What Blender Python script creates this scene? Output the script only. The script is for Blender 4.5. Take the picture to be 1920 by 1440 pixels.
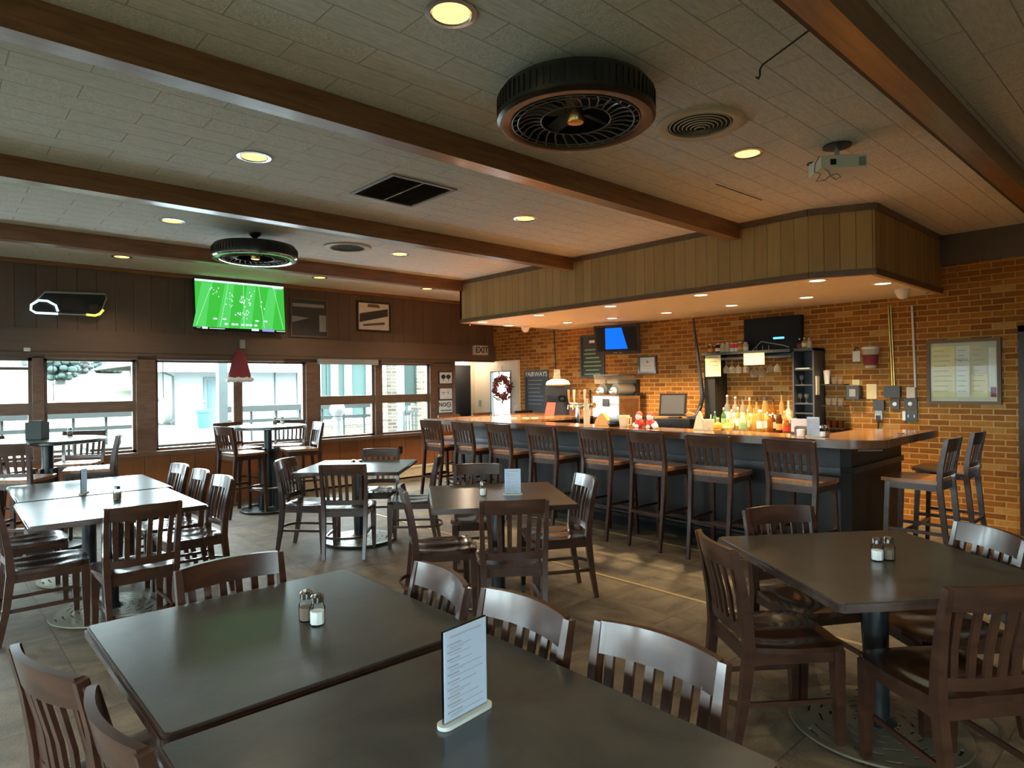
import bpy, bmesh, math, random
from mathutils import Vector, Matrix, Euler
random.seed(7)
PI = math.pi
for o in list(bpy.data.objects):
    bpy.data.objects.remove(o, do_unlink=True)
SC = bpy.context.scene
COL = SC.collection

# ------------------------------------------------------------------ camera
EYE = 1.55
FPX = 1208.9
yaw, pitch, roll = math.radians(47.463), math.radians(0.03), math.radians(-0.75)
FW = Vector((math.cos(yaw) * math.cos(pitch), math.sin(yaw) * math.cos(pitch), math.sin(pitch)))
RT0 = Vector((math.sin(yaw), -math.cos(yaw), 0))
UP0 = RT0.cross(FW)
RT = RT0 * math.cos(roll) + UP0 * math.sin(roll)
UP = -RT0 * math.sin(roll) + UP0 * math.cos(roll)
cam_d = bpy.data.cameras.new('camera')
cam_d.sensor_width = 36
cam_d.lens = 36 * FPX / 1920
cam_d.clip_start = 0.05
cam_d.clip_end = 400
cam = bpy.data.objects.new('camera', cam_d)
COL.objects.link(cam)
M = Matrix.Identity(4)
for i in range(3):
    M[i][0] = RT[i]; M[i][1] = UP[i]; M[i][2] = -FW[i]
M[2][3] = EYE
cam.matrix_world = M
SC.camera = cam

# ------------------------------------------------------------------ world, exposure
SC.view_settings.view_transform = 'Standard'
SC.view_settings.look = 'None'
SC.view_settings.gamma = 1
SC.view_settings.use_curve_mapping = False
SC.view_settings.exposure = 1.9
SC.cycles.use_denoising = True
SC.cycles.max_bounces = 9
SC.cycles.diffuse_bounces = 5
SC.cycles.glossy_bounces = 4
SC.cycles.transmission_bounces = 6
SC.cycles.transparent_max_bounces = 12
SC.cycles.caustics_reflective = False
SC.cycles.caustics_refractive = False
SC.cycles.sample_clamp_indirect = 6
SKY = 7.6
W = bpy.data.worlds.new('overcast_sky'); SC.world = W; W.use_nodes = True
nt = W.node_tree; nt.nodes.clear()
wo = nt.nodes.new('ShaderNodeOutputWorld'); bg = nt.nodes.new('ShaderNodeBackground')
bg.inputs['Color'].default_value = (0.76, 0.91, 1.0, 1); bg.inputs['Strength'].default_value = SKY
nt.links.new(bg.outputs[0], wo.inputs[0])

def portal(name, loc, rot, sx, sy):
    l = bpy.data.lights.new(name, 'AREA'); l.shape = 'RECTANGLE'; l.size = sx; l.size_y = sy
    l.cycles.is_portal = True
    o = bpy.data.objects.new(name, l); o.location = loc; o.rotation_euler = rot; COL.objects.link(o)
for (a, b) in ((-3.3, -1.25), (-1.1, .95), (1.06, 2.01), (2.23, 4.26), (4.475, 5.435), (5.56, 6.52)):
    portal('window_portal', ((a + b) / 2, 9.4, 1.34), (math.radians(-90), 0, 0), b - a, 1.18)
for (a, b) in ((-2.6, .3), (0.6, 2.9), (3.2, 5.5), (5.8, 8.1)):
    portal('window_portal', (-4.7, (a + b) / 2, 1.34), (math.radians(90), 0, math.radians(-90)), b - a, 1.18)

for (a, b) in ((-3.2, -.4),):
    portal('window_portal', ((a + b) / 2, -4.2, 1.5), (math.radians(90), 0, 0), b - a, 1.4)
CAN_W = 14.0      # room downlights
BAR_W = 84.0     # downlights in the bar soffit

# ------------------------------------------------------------------ materials
MATS = {}
def new_mat(name):
    m = bpy.data.materials.new(name); m.use_nodes = True
    nt = m.node_tree; nt.nodes.clear()
    out = nt.nodes.new('ShaderNodeOutputMaterial')
    b = nt.nodes.new('ShaderNodeBsdfPrincipled')
    nt.links.new(b.outputs[0], out.inputs[0])
    return m, nt, b, out
def setb(b, col=None, rough=None, metal=None, coat=None, spec=None, trans=None, ior=None, emis=None, es=None):
    if col is not None: b.inputs['Base Color'].default_value = (*col, 1)
    if rough is not None: b.inputs['Roughness'].default_value = rough
    if metal is not None: b.inputs['Metallic'].default_value = metal
    if coat is not None: b.inputs['Coat Weight'].default_value = coat; b.inputs['Coat Roughness'].default_value = 0.12
    if spec is not None: b.inputs['Specular IOR Level'].default_value = spec
    if trans is not None: b.inputs['Transmission Weight'].default_value = trans
    if ior is not None: b.inputs['IOR'].default_value = ior
    if emis is not None: b.inputs['Emission Color'].default_value = (*emis, 1); b.inputs['Emission Strength'].default_value = es
def plain(name, col, rough=0.5, **k):
    if name in MATS: return MATS[name]
    m, nt, b, out = new_mat(name)
    # a slight variation keeps the surface from reading as one flat tone
    tc = nt.nodes.new('ShaderNodeTexCoord'); n = nt.nodes.new('ShaderNodeTexNoise'); n.inputs['Scale'].default_value = 9
    mx = nt.nodes.new('ShaderNodeMix'); mx.data_type = 'RGBA'
    mx.inputs[6].default_value = (*[c * 0.88 for c in col], 1); mx.inputs[7].default_value = (*[min(1, c * 1.1) for c in col], 1)
    nt.links.new(tc.outputs['Object'], n.inputs['Vector']); nt.links.new(n.outputs['Fac'], mx.inputs[0])
    nt.links.new(mx.outputs[2], b.inputs['Base Color'])
    setb(b, None, rough, **k)
    MATS[name] = m; return m
def emit(name, col, s):
    m = bpy.data.materials.new(name); m.use_nodes = True; nt = m.node_tree; nt.nodes.clear()
    o = nt.nodes.new('ShaderNodeOutputMaterial'); e = nt.nodes.new('ShaderNodeEmission')
    e.inputs[0].default_value = (*col, 1); e.inputs[1].default_value = s
    nt.links.new(e.outputs[0], o.inputs[0]); MATS[name] = m; return m
def glass(name, tint=(0.97, 1, 0.98), rough=0.0, f=0.10):
    m = bpy.data.materials.new(name); m.use_nodes = True; nt = m.node_tree; nt.nodes.clear()
    o = nt.nodes.new('ShaderNodeOutputMaterial'); t = nt.nodes.new('ShaderNodeBsdfTransparent'); g = nt.nodes.new('ShaderNodeBsdfGlossy')
    lw = nt.nodes.new('ShaderNodeLayerWeight'); lw.inputs[0].default_value = f
    mx = nt.nodes.new('ShaderNodeMixShader')
    t.inputs[0].default_value = (*tint, 1); g.inputs['Roughness'].default_value = rough + 0.02
    nt.links.new(lw.outputs['Fresnel'], mx.inputs[0]); nt.links.new(t.outputs[0], mx.inputs[1]); nt.links.new(g.outputs[0], mx.inputs[2])
    nt.links.new(mx.outputs[0], o.inputs[0]); MATS[name] = m; return m
def bottle_glass(name, tint, body=.38):
    m = glass(name, tint, .02, .2); nt = m.node_tree; out = [n for n in nt.nodes if n.type == 'OUTPUT_MATERIAL'][0]
    src = out.inputs[0].links[0].from_socket; t = nt.nodes.new('ShaderNodeBsdfTranslucent'); d = nt.nodes.new('ShaderNodeBsdfDiffuse'); a = nt.nodes.new('ShaderNodeMixShader'); mx = nt.nodes.new('ShaderNodeMixShader')
    t.inputs[0].default_value = (*tint, 1); d.inputs[0].default_value = (*tint, 1); a.inputs[0].default_value = .5; mx.inputs[0].default_value = body
    nt.links.new(t.outputs[0], a.inputs[1]); nt.links.new(d.outputs[0], a.inputs[2]); nt.links.new(src, mx.inputs[1]); nt.links.new(a.outputs[0], mx.inputs[2]); nt.links.new(mx.outputs[0], out.inputs[0]); return m
def translucent(name, col, share=.5):
    m = bpy.data.materials.new(name); m.use_nodes = True; nt = m.node_tree; nt.nodes.clear()
    o = nt.nodes.new('ShaderNodeOutputMaterial'); t = nt.nodes.new('ShaderNodeBsdfTranslucent'); g = nt.nodes.new('ShaderNodeBsdfDiffuse'); mx = nt.nodes.new('ShaderNodeMixShader')
    t.inputs[0].default_value = (*col, 1); g.inputs[0].default_value = (*col, 1); mx.inputs[0].default_value = share
    nt.links.new(g.outputs[0], mx.inputs[1]); nt.links.new(t.outputs[0], mx.inputs[2]); nt.links.new(mx.outputs[0], o.inputs[0]); MATS[name] = m; return m
def wood(name, c1, c2, rough=0.35, scale=(3, 3, 18), coat=0.3, bump=0.02, axis=None):
    m, nt, b, out = new_mat(name)
    tc = nt.nodes.new('ShaderNodeTexCoord'); mp = nt.nodes.new('ShaderNodeMapping')
    mp.inputs['Scale'].default_value = scale
    n = nt.nodes.new('ShaderNodeTexNoise'); n.inputs['Scale'].default_value = 2.2; n.inputs['Detail'].default_value = 6; n.inputs['Roughness'].default_value = .6
    n.inputs['Distortion'].default_value = 0.6
    cr = nt.nodes.new('ShaderNodeValToRGB')
    cr.color_ramp.elements[0].position = .32; cr.color_ramp.elements[0].color = (*c1, 1)
    cr.color_ramp.elements[1].position = .72; cr.color_ramp.elements[1].color = (*c2, 1)
    nt.links.new(tc.outputs['Object'], mp.inputs[0]); nt.links.new(mp.outputs[0], n.inputs['Vector'])
    nt.links.new(n.outputs['Fac'], cr.inputs[0]); nt.links.new(cr.outputs[0], b.inputs['Base Color'])
    bp = nt.nodes.new('ShaderNodeBump'); bp.inputs['Strength'].default_value = bump * 5; bp.inputs['Distance'].default_value = 0.003
    nt.links.new(n.outputs['Fac'], bp.inputs['Height']); nt.links.new(bp.outputs[0], b.inputs['Normal'])
    setb(b, None, rough, coat=coat); MATS[name] = m; return m
def planks(name, c1, c2, width=0.14, rough=0.5, tone=0.5, groove=0.25, vertical=True, coat=0.05):
    """boards side by side along local x (or z), each with its own tone"""
    m, nt, b, out = new_mat(name)
    N = nt.nodes.new; L = nt.links.new
    tc = N('ShaderNodeTexCoord'); sx = N('ShaderNodeSeparateXYZ'); L(tc.outputs['Object'], sx.inputs[0])
    src = sx.outputs['X'] if vertical else sx.outputs['Z']
    dv = N('ShaderNodeMath'); dv.operation = 'DIVIDE'; dv.inputs[1].default_value = width; L(src, dv.inputs[0])
    fl = N('ShaderNodeMath'); fl.operation = 'FLOOR'; L(dv.outputs[0], fl.inputs[0])
    fr = N('ShaderNodeMath'); fr.operation = 'FRACT'; L(dv.outputs[0], fr.inputs[0])
    wn = N('ShaderNodeTexWhiteNoise'); wn.noise_dimensions = '1D'; L(fl.outputs[0], wn.inputs['W'])
    mp = N('ShaderNodeMapping'); mp.inputs['Scale'].default_value = (30, 30, 2.5) if vertical else (2.5, 30, 30); L(tc.outputs['Object'], mp.inputs[0])
    ad = N('ShaderNodeVectorMath'); ad.operation = 'ADD'; L(mp.outputs[0], ad.inputs[0])
    cv = N('ShaderNodeCombineXYZ'); L(wn.outputs['Value'], cv.inputs[1]); L(cv.outputs[0], ad.inputs[1])
    n = N('ShaderNodeTexNoise'); n.inputs['Scale'].default_value = 1.2; n.inputs['Detail'].default_value = 5; L(ad.outputs[0], n.inputs['Vector'])
    mx = N('ShaderNodeMix'); mx.data_type = 'RGBA'; mx.inputs[6].default_value = (*c1, 1); mx.inputs[7].default_value = (*c2, 1)
    s1 = N('ShaderNodeMath'); s1.operation = 'MULTIPLY'; s1.inputs[1].default_value = tone; L(wn.outputs['Value'], s1.inputs[0])
    s2 = N('ShaderNodeMath'); s2.operation = 'MULTIPLY_ADD'; s2.inputs[1].default_value = 1 - tone; L(n.outputs['Fac'], s2.inputs[0]); L(s1.outputs[0], s2.inputs[2])
    L(s2.outputs[0], mx.inputs[0])
    # groove between boards
    pp = N('ShaderNodeMath'); pp.operation = 'PINGPONG'; pp.inputs[1].default_value = .5; L(fr.outputs[0], pp.inputs[0])
    st = N('ShaderNodeMapRange'); st.inputs['From Min'].default_value = 0; st.inputs['From Max'].default_value = .04 ; L(pp.outputs[0], st.inputs[0])
    m2 = N('ShaderNodeMix'); m2.data_type = 'RGBA'; m2.inputs[6].default_value = (*[c * (1 - groove) * .7 for c in c1], 1)
    L(st.outputs[0], m2.inputs[0]); L(mx.outputs[2], m2.inputs[7]); L(m2.outputs[2], b.inputs['Base Color'])
    bp = N('ShaderNodeBump'); bp.inputs['Strength'].default_value = .5; bp.inputs['Distance'].default_value = .006
    L(st.outputs[0], bp.inputs['Height']); L(bp.outputs[0], b.inputs['Normal'])
    setb(b, None, rough, coat=coat); MATS[name] = m; return m
def brick(name, c1, c2, mortar, bw=.19, rh=.062, ms=.0065, swap=True, light=(0.62, 0.40, 0.2)):
    m, nt, b, out = new_mat(name)
    N = nt.nodes.new; L = nt.links.new
    tc = N('ShaderNodeTexCoord'); sx = N('ShaderNodeSeparateXYZ'); L(tc.outputs['Object'], sx.inputs[0])
    cv = N('ShaderNodeCombineXYZ'); L(sx.outputs['Y' if swap else 'X'], cv.inputs[0]); L(sx.outputs['Z'], cv.inputs[1])
    # slightly wavy joints
    nz = N('ShaderNodeTexNoise'); nz.inputs['Scale'].default_value = 14; L(tc.outputs['Object'], nz.inputs['Vector'])
    sc = N('ShaderNodeVectorMath'); sc.operation = 'SCALE'; sc.inputs['Scale'].default_value = .006; L(nz.outputs['Color'], sc.inputs[0])
    ad = N('ShaderNodeVectorMath'); ad.operation = 'ADD'; L(cv.outputs[0], ad.inputs[0]); L(sc.outputs[0], ad.inputs[1])
    br = N('ShaderNodeTexBrick'); br.inputs['Scale'].default_value = 1; br.inputs['Brick Width'].default_value = bw; br.inputs['Row Height'].default_value = rh
    br.inputs['Mortar Size'].default_value = ms; br.inputs['Mortar Smooth'].default_value = .3; br.inputs['Bias'].default_value = 0.0
    br.offset = .5
    br.inputs['Color1'].default_value = (0, 0, 0, 1); br.inputs['Color2'].default_value = (1, 1, 1, 1); br.inputs['Mortar'].default_value = (.5, .5, .5, 1)
    L(ad.outputs[0], br.inputs['Vector'])
    cr = N('ShaderNodeValToRGB'); e = cr.color_ramp.elements
    e[0].position = 0; e[0].color = (*c1, 1); e[1].position = .90; e[1].color = (*c2, 1)
    k = e.new(.955); k.color = (*light, 1)
    L(br.outputs['Color'], cr.inputs[0])
    n2 = N('ShaderNodeTexNoise'); n2.inputs['Scale'].default_value = 22; n2.inputs['Detail'].default_value = 4; L(tc.outputs['Object'], n2.inputs['Vector'])
    m1 = N('ShaderNodeMix'); m1.data_type = 'RGBA'; m1.blend_type = 'MULTIPLY'; m1.inputs[0].default_value = .6
    cr2 = N('ShaderNodeValToRGB'); cr2.color_ramp.elements[0].color = (.45, .45, .45, 1); cr2.color_ramp.elements[1].color = (1.2, 1.2, 1.2, 1)
    L(n2.outputs['Fac'], cr2.inputs[0]); L(cr.outputs[0], m1.inputs[6]); L(cr2.outputs[0], m1.inputs[7])
    m2 = N('ShaderNodeMix'); m2.data_type = 'RGBA'; m2.inputs[7].default_value = (*mortar, 1)
    L(br.outputs['Fac'], m2.inputs[0]); L(m1.outputs[2], m2.inputs[6]); L(m2.outputs[2], b.inputs['Base Color'])
    inv = N('ShaderNodeMath'); inv.operation = 'SUBTRACT'; inv.inputs[0].default_value = 1; L(br.outputs['Fac'], inv.inputs[1])
    am = N('ShaderNodeMath'); am.operation = 'MULTIPLY_ADD'; am.inputs[1].default_value = .35; L(n2.outputs['Fac'], am.inputs[0]); L(inv.outputs[0], am.inputs[2])
    bp = N('ShaderNodeBump'); bp.inputs['Strength'].default_value = .6; bp.inputs['Distance'].default_value = .006
    L(am.outputs[0], bp.inputs['Height']); L(bp.outputs[0], b.inputs['Normal'])
    setb(b, None, .85, spec=.25); MATS[name] = m; return m
def floor_mat():
    m, nt, b, out = new_mat('carpet_tile')
    N = nt.nodes.new; L = nt.links.new
    tc = N('ShaderNodeTexCoord')
    ck = N('ShaderNodeTexChecker'); ck.inputs['Scale'].default_value = 1 / .61; L(tc.outputs['Object'], ck.inputs['Vector'])
    def streak(s):
        mp = N('ShaderNodeMapping'); mp.inputs['Scale'].default_value = s; mp.inputs['Rotation'].default_value = (0, 0, .3); L(tc.outputs['Object'], mp.inputs[0])
        n = N('ShaderNodeTexNoise'); n.inputs['Scale'].default_value = 3; n.inputs['Detail'].default_value = 7; n.inputs['Roughness'].default_value = .62; n.inputs['Distortion'].default_value = .5
        L(mp.outputs[0], n.inputs['Vector']); return n
    a, c = streak((1, 2.2, 1)), streak((2.2, 1, 1))
    mx = N('ShaderNodeMix'); mx.data_type = 'FLOAT'; L(ck.outputs['Fac'], mx.inputs[0]); L(a.outputs['Fac'], mx.inputs[2]); L(c.outputs['Fac'], mx.inputs[3])
    fine = N('ShaderNodeTexNoise'); fine.inputs['Scale'].default_value = 120; fine.inputs['Detail'].default_value = 2; L(tc.outputs['Object'], fine.inputs['Vector'])
    mf = N('ShaderNodeMath'); mf.operation = 'MULTIPLY_ADD'; mf.inputs[1].default_value = .45; L(fine.outputs['Fac'], mf.inputs[0]); L(mx.outputs[0], mf.inputs[2])
    cr = N('ShaderNodeValToRGB'); e = cr.color_ramp.elements
    e[0].position = .5; e[0].color = (.058, .046, .032, 1); e[1].position = .95; e[1].color = (.20, .155, .10, 1)
    L(mf.outputs[0], cr.inputs[0])
    br = N('ShaderNodeTexBrick'); br.offset = 0; br.inputs['Scale'].default_value = 1; br.inputs['Brick Width'].default_value = .61; br.inputs['Row Height'].default_value = .61
    br.inputs['Mortar Size'].default_value = .004; br.inputs['Mortar Smooth'].default_value = .6; L(tc.outputs['Object'], br.inputs['Vector'])
    m2 = N('ShaderNodeMix'); m2.data_type = 'RGBA'; m2.inputs[7].default_value = (.06, .045, .03, 1); L(br.outputs['Fac'], m2.inputs[0]); L(cr.outputs[0], m2.inputs[6])
    L(m2.outputs[2], b.inputs['Base Color'])
    bp = N('ShaderNodeBump'); bp.inputs['Strength'].default_value = .5; bp.inputs['Distance'].default_value = .004; L(mf.outputs[0], bp.inputs['Height']); L(bp.outputs[0], b.inputs['Normal'])
    setb(b, None, .62, spec=.35); MATS['floor'] = m; return m
def ceil_mat():
    m, nt, b, out = new_mat('plaster_tile_ceiling')
    N = nt.nodes.new; L = nt.links.new
    tc = N('ShaderNodeTexCoord')
    br = N('ShaderNodeTexBrick'); br.offset = .5; br.inputs['Scale'].default_value = 1; br.inputs['Brick Width'].default_value = .61; br.inputs['Row Height'].default_value = .18
    br.inputs['Mortar Size'].default_value = .0035; br.inputs['Mortar Smooth'].default_value = .5; br.inputs['Bias'].default_value = 0
    br.inputs['Color1'].default_value = (0, 0, 0, 1); br.inputs['Color2'].default_value = (1, 1, 1, 1)
    L(tc.outputs['Object'], br.inputs['Vector'])
    mp = N('ShaderNodeMapping'); mp.inputs['Scale'].default_value = (6, 34, 6); L(tc.outputs['Object'], mp.inputs[0])
    n = N('ShaderNodeTexNoise'); n.inputs['Scale'].default_value = 2; n.inputs['Detail'].default_value = 6; n.inputs['Roughness'].default_value = .7; L(mp.outputs[0], n.inputs['Vector'])
    v = N('ShaderNodeTexNoise'); v.inputs['Scale'].default_value = 55; v.inputs['Detail'].default_value = 3; v.inputs['Distortion'].default_value = 1.5; L(tc.outputs['Object'], v.inputs['Vector'])
    mx = N('ShaderNodeMix'); mx.data_type = 'FLOAT'
    st = N('ShaderNodeMath'); st.operation = 'GREATER_THAN'; st.inputs[1].default_value = .5; L(br.outputs['Color'], st.inputs[0])
    L(st.outputs[0], mx.inputs[0]); L(n.outputs['Fac'], mx.inputs[2]); L(v.outputs['Fac'], mx.inputs[3])
    sb = N('ShaderNodeMath'); sb.operation = 'MULTIPLY_ADD'; sb.inputs[1].default_value = -1.2; L(br.outputs['Fac'], sb.inputs[0]); L(mx.outputs[0], sb.inputs[2])
    bp = N('ShaderNodeBump'); bp.inputs['Strength'].default_value = .75; bp.inputs['Distance'].default_value = .006; L(sb.outputs[0], bp.inputs['Height']); L(bp.outputs[0], b.inputs['Normal'])
    cr = N('ShaderNodeValToRGB'); cr.color_ramp.elements[0].position = .3; cr.color_ramp.elements[0].color = (.60, .60, .565, 1); cr.color_ramp.elements[1].position = .6; cr.color_ramp.elements[1].color = (.78, .78, .74, 1)
    L(mx.outputs[0], cr.inputs[0])
    m2 = N('ShaderNodeMix'); m2.data_type = 'RGBA'; m2.inputs[7].default_value = (.46, .46, .43, 1); L(br.outputs['Fac'], m2.inputs[0]); L(cr.outputs[0], m2.inputs[6]); L(m2.outputs[2], b.inputs['Base Color'])
    setb(b, None, .8); MATS['ceiling'] = m; return m
def table_mat():
    m, nt, b, out = new_mat('charcoal_laminate')
    N = nt.nodes.new; L = nt.links.new
    tc = N('ShaderNodeTexCoord')
    n = N('ShaderNodeTexNoise'); n.inputs['Scale'].default_value = 3.2; n.inputs['Detail'].default_value = 9; n.inputs['Roughness'].default_value = .68; n.inputs['Distortion'].default_value = .8; L(tc.outputs['Object'], n.inputs['Vector'])
    cr = N('ShaderNodeValToRGB'); e = cr.color_ramp.elements
    e[0].position = .3; e[0].color = (.013, .019, .021, 1); e[1].position = .7; e[1].color = (.058, .064, .056, 1)
    L(n.outputs['Fac'], cr.inputs[0]); L(cr.outputs[0], b.inputs['Base Color'])
    mp = N('ShaderNodeMapping'); mp.inputs['Scale'].default_value = (4, 60, 4); L(tc.outputs['Object'], mp.inputs[0])
    g = N('ShaderNodeTexNoise'); g.inputs['Scale'].default_value = 2; g.inputs['Detail'].default_value = 4; L(mp.outputs[0], g.inputs['Vector'])
    bp = N('ShaderNodeBump'); bp.inputs['Strength'].default_value = .12; bp.inputs['Distance'].default_value = .002; L(g.outputs['Fac'], bp.inputs['Height']); L(bp.outputs[0], b.inputs['Normal'])
    setb(b, None, .28, spec=.75); MATS['table'] = m; return m
floor_mat(); ceil_mat(); table_mat()
wood('chair_wood', (.028, .0115, .007), (.066, .027, .014), .28, (2, 2, 7), .45, bump=.004)
wood('seat_wood', (.026, .011, .007), (.06, .025, .013), .22, (7, 2, 2), .5, bump=.004)
wood('stool_seat_lit', (.16, .062, .02), (.32, .135, .045), .28, (14, 3, 3), .4)  # seat wood made paler and more orange for the bar light on it
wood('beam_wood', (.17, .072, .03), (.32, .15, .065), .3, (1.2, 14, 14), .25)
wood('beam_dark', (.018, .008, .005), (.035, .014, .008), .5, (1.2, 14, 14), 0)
wood('bar_top', (.20, .085, .03), (.40, .19, .07), .16, (14, 1.2, 3), .8)
wood('bar_rail', (.075, .032, .015), (.15, .065, .028), .2, (6, 2, 3), .6)
wood('frame_wood', (.12, .065, .04), (.19, .11, .07), .4, (3, 3, 14), .2)
wood('table_edge', (.028, .017, .013), (.06, .034, .024), .22, (3, 3, 3), .5)
planks('wall_panel', (.09, .055, .037), (.155, .095, .062), .2, .5, .5, .15)
planks('dado_panel', (.22, .075, .022), (.36, .135, .045), .3, .4, .35, .2)
planks('header_board', (.10, .062, .042), (.15, .095, .065), .4, .45, .2, .1, vertical=False)
planks('soffit_planks', (.34, .195, .075), (.56, .36, .155), .125, .55, .4, .35)
planks('cream_panel', (.55, .48, .38), (.7, .62, .5), .12, .6, .3, .1)
brick('red_brick', (.25, .092, .019), (.43, .175, .030), (.52, .32, .13), light=(.5, .29, .09))
brick('tan_brick_outside', (.09, .068, .045), (.17, .14, .10), (.2, .19, .17), .21, .07, .01, swap=False, light=(.2, .18, .15))
plain('black_body', (.019, .017, .015), .5, spec=.35)
plain('screen_black', (.004, .004, .005), .5, spec=.2)
plain('black_iron', (.012, .014, .016), .38, coat=.1)
plain('cast_iron', (.20, .18, .125), .4, metal=.45)
plain('black_plastic', (.012, .012, .013), .32)
plain('dark_grey', (.05, .05, .055), .45)
plain('grey_plastic', (.3, .31, .31), .5)
plain('white_plastic', (.72, .72, .68), .45)
plain('cream_paint', (.62, .55, .42), .6)
plain('soffit_cream', (.74, .66, .50), .7)
plain('steel', (.55, .55, .55), .25, metal=1.0)
plain('chrome', (.75, .75, .75), .1, metal=1.0)
plain('grille_metal', (.16, .14, .12), .35, metal=.5)
plain('brass', (.6, .38, .12), .3, metal=1.0)
plain('bronze', (.055, .042, .03), .3, metal=.8)
plain('paper', (.78, .76, .70), .8)
translucent('frost_white', (.7, .75, .72), .35)
translucent('paper_blue_lit', (.72, .8, .9), .6)  # white card paper, tinted blue for the cool window light
plain('paper_yellow', (.8, .7, .4), .8)
plain('ink', (.06, .06, .07), .8)
plain('ink_soft', (.35, .36, .4), .8)
plain('chalkboard', (.035, .04, .048), .6)
plain('chalk_green', (.25, .45, .2), .8)
plain('chalk_white', (.7, .7, .66), .8)
plain('red', (.6, .04, .025), .6)
plain('red_felt', (.20, .03, .04), .9)
plain('white_fluff', (.7, .68, .66), .95)
plain('orange', (.8, .33, .06), .6)
plain('salt', (.85, .85, .84), .9)
plain('pepper', (.17, .12, .09), .9)
plain('wreath', (.22, .04, .03), .8)
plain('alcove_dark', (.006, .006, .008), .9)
plain('exit_body', (.55, .5, .4), .5)
translucent('frost_plastic', (.72, .66, .5), .4)
plain('strip_metal', (.5, .38, .2), .35, metal=.6)
plain('outside_white', (.17, .175, .17), .8)
plain('outside_trim', (.07, .085, .085), .8)
plain('deck_grey', (.45, .47, .48), .8)
plain('rail_grey', (.045, .052, .05), .8)
plain('lawn', (.085, .085, .05), .95)
plain('leaf_blue', (.022, .04, .035), .9)
plain('house_white', (.10, .10, .095), .9)
plain('bare_tree', (.035, .037, .035), .9)
plain('teal_plastic', (.012, .055, .065), .5)
plain('roof_grey', (.07, .075, .075), .9)
plain('concrete', (.38, .38, .37), .9)
plain('back_wall', (.16, .11, .075), .7)
emit('can_glow', (1.0, .66, .2), .6)
emit('bar_glow', (1.0, .82, .48), 1.9)
emit('tv_green', (.05, .5, .05), .31)
emit('tv_green2', (.09, .62, .12), .31)
emit('tv_white', (.75, .9, .85), .31)
emit('tv_line', (.35, .85, .4), .31)
emit('tv_purple', (.3, .3, .75), .31)
emit('tv_red', (.6, .25, .3), .31)
emit('tv_blue', (.01, .17, .95), .31)
emit('tv_cyan', (.12, .5, .9), .6)
emit('neon_white', (.65, .95, .95), .55)
emit('neon_yellow', (.9, .85, .12), .4)
glass('pane')
glass('acrylic', (.86, .92, .93), .02, .35)
glass('clear_glass', (.93, .97, .95), .02, .25)
bottle_glass('green_glass', (.25, .55, .22))
bottle_glass('amber_glass', (.65, .30, .06))
bottle_glass('brown_glass', (.3, .1, .03))
bottle_glass('stem_glass', (.95, .93, .85), .16)
bottle_glass('clear_bottle', (.9, .9, .8), .3)
bottle_glass('golden_glass', (.95, .75, .3))
def MT(n): return MATS[n]

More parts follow.
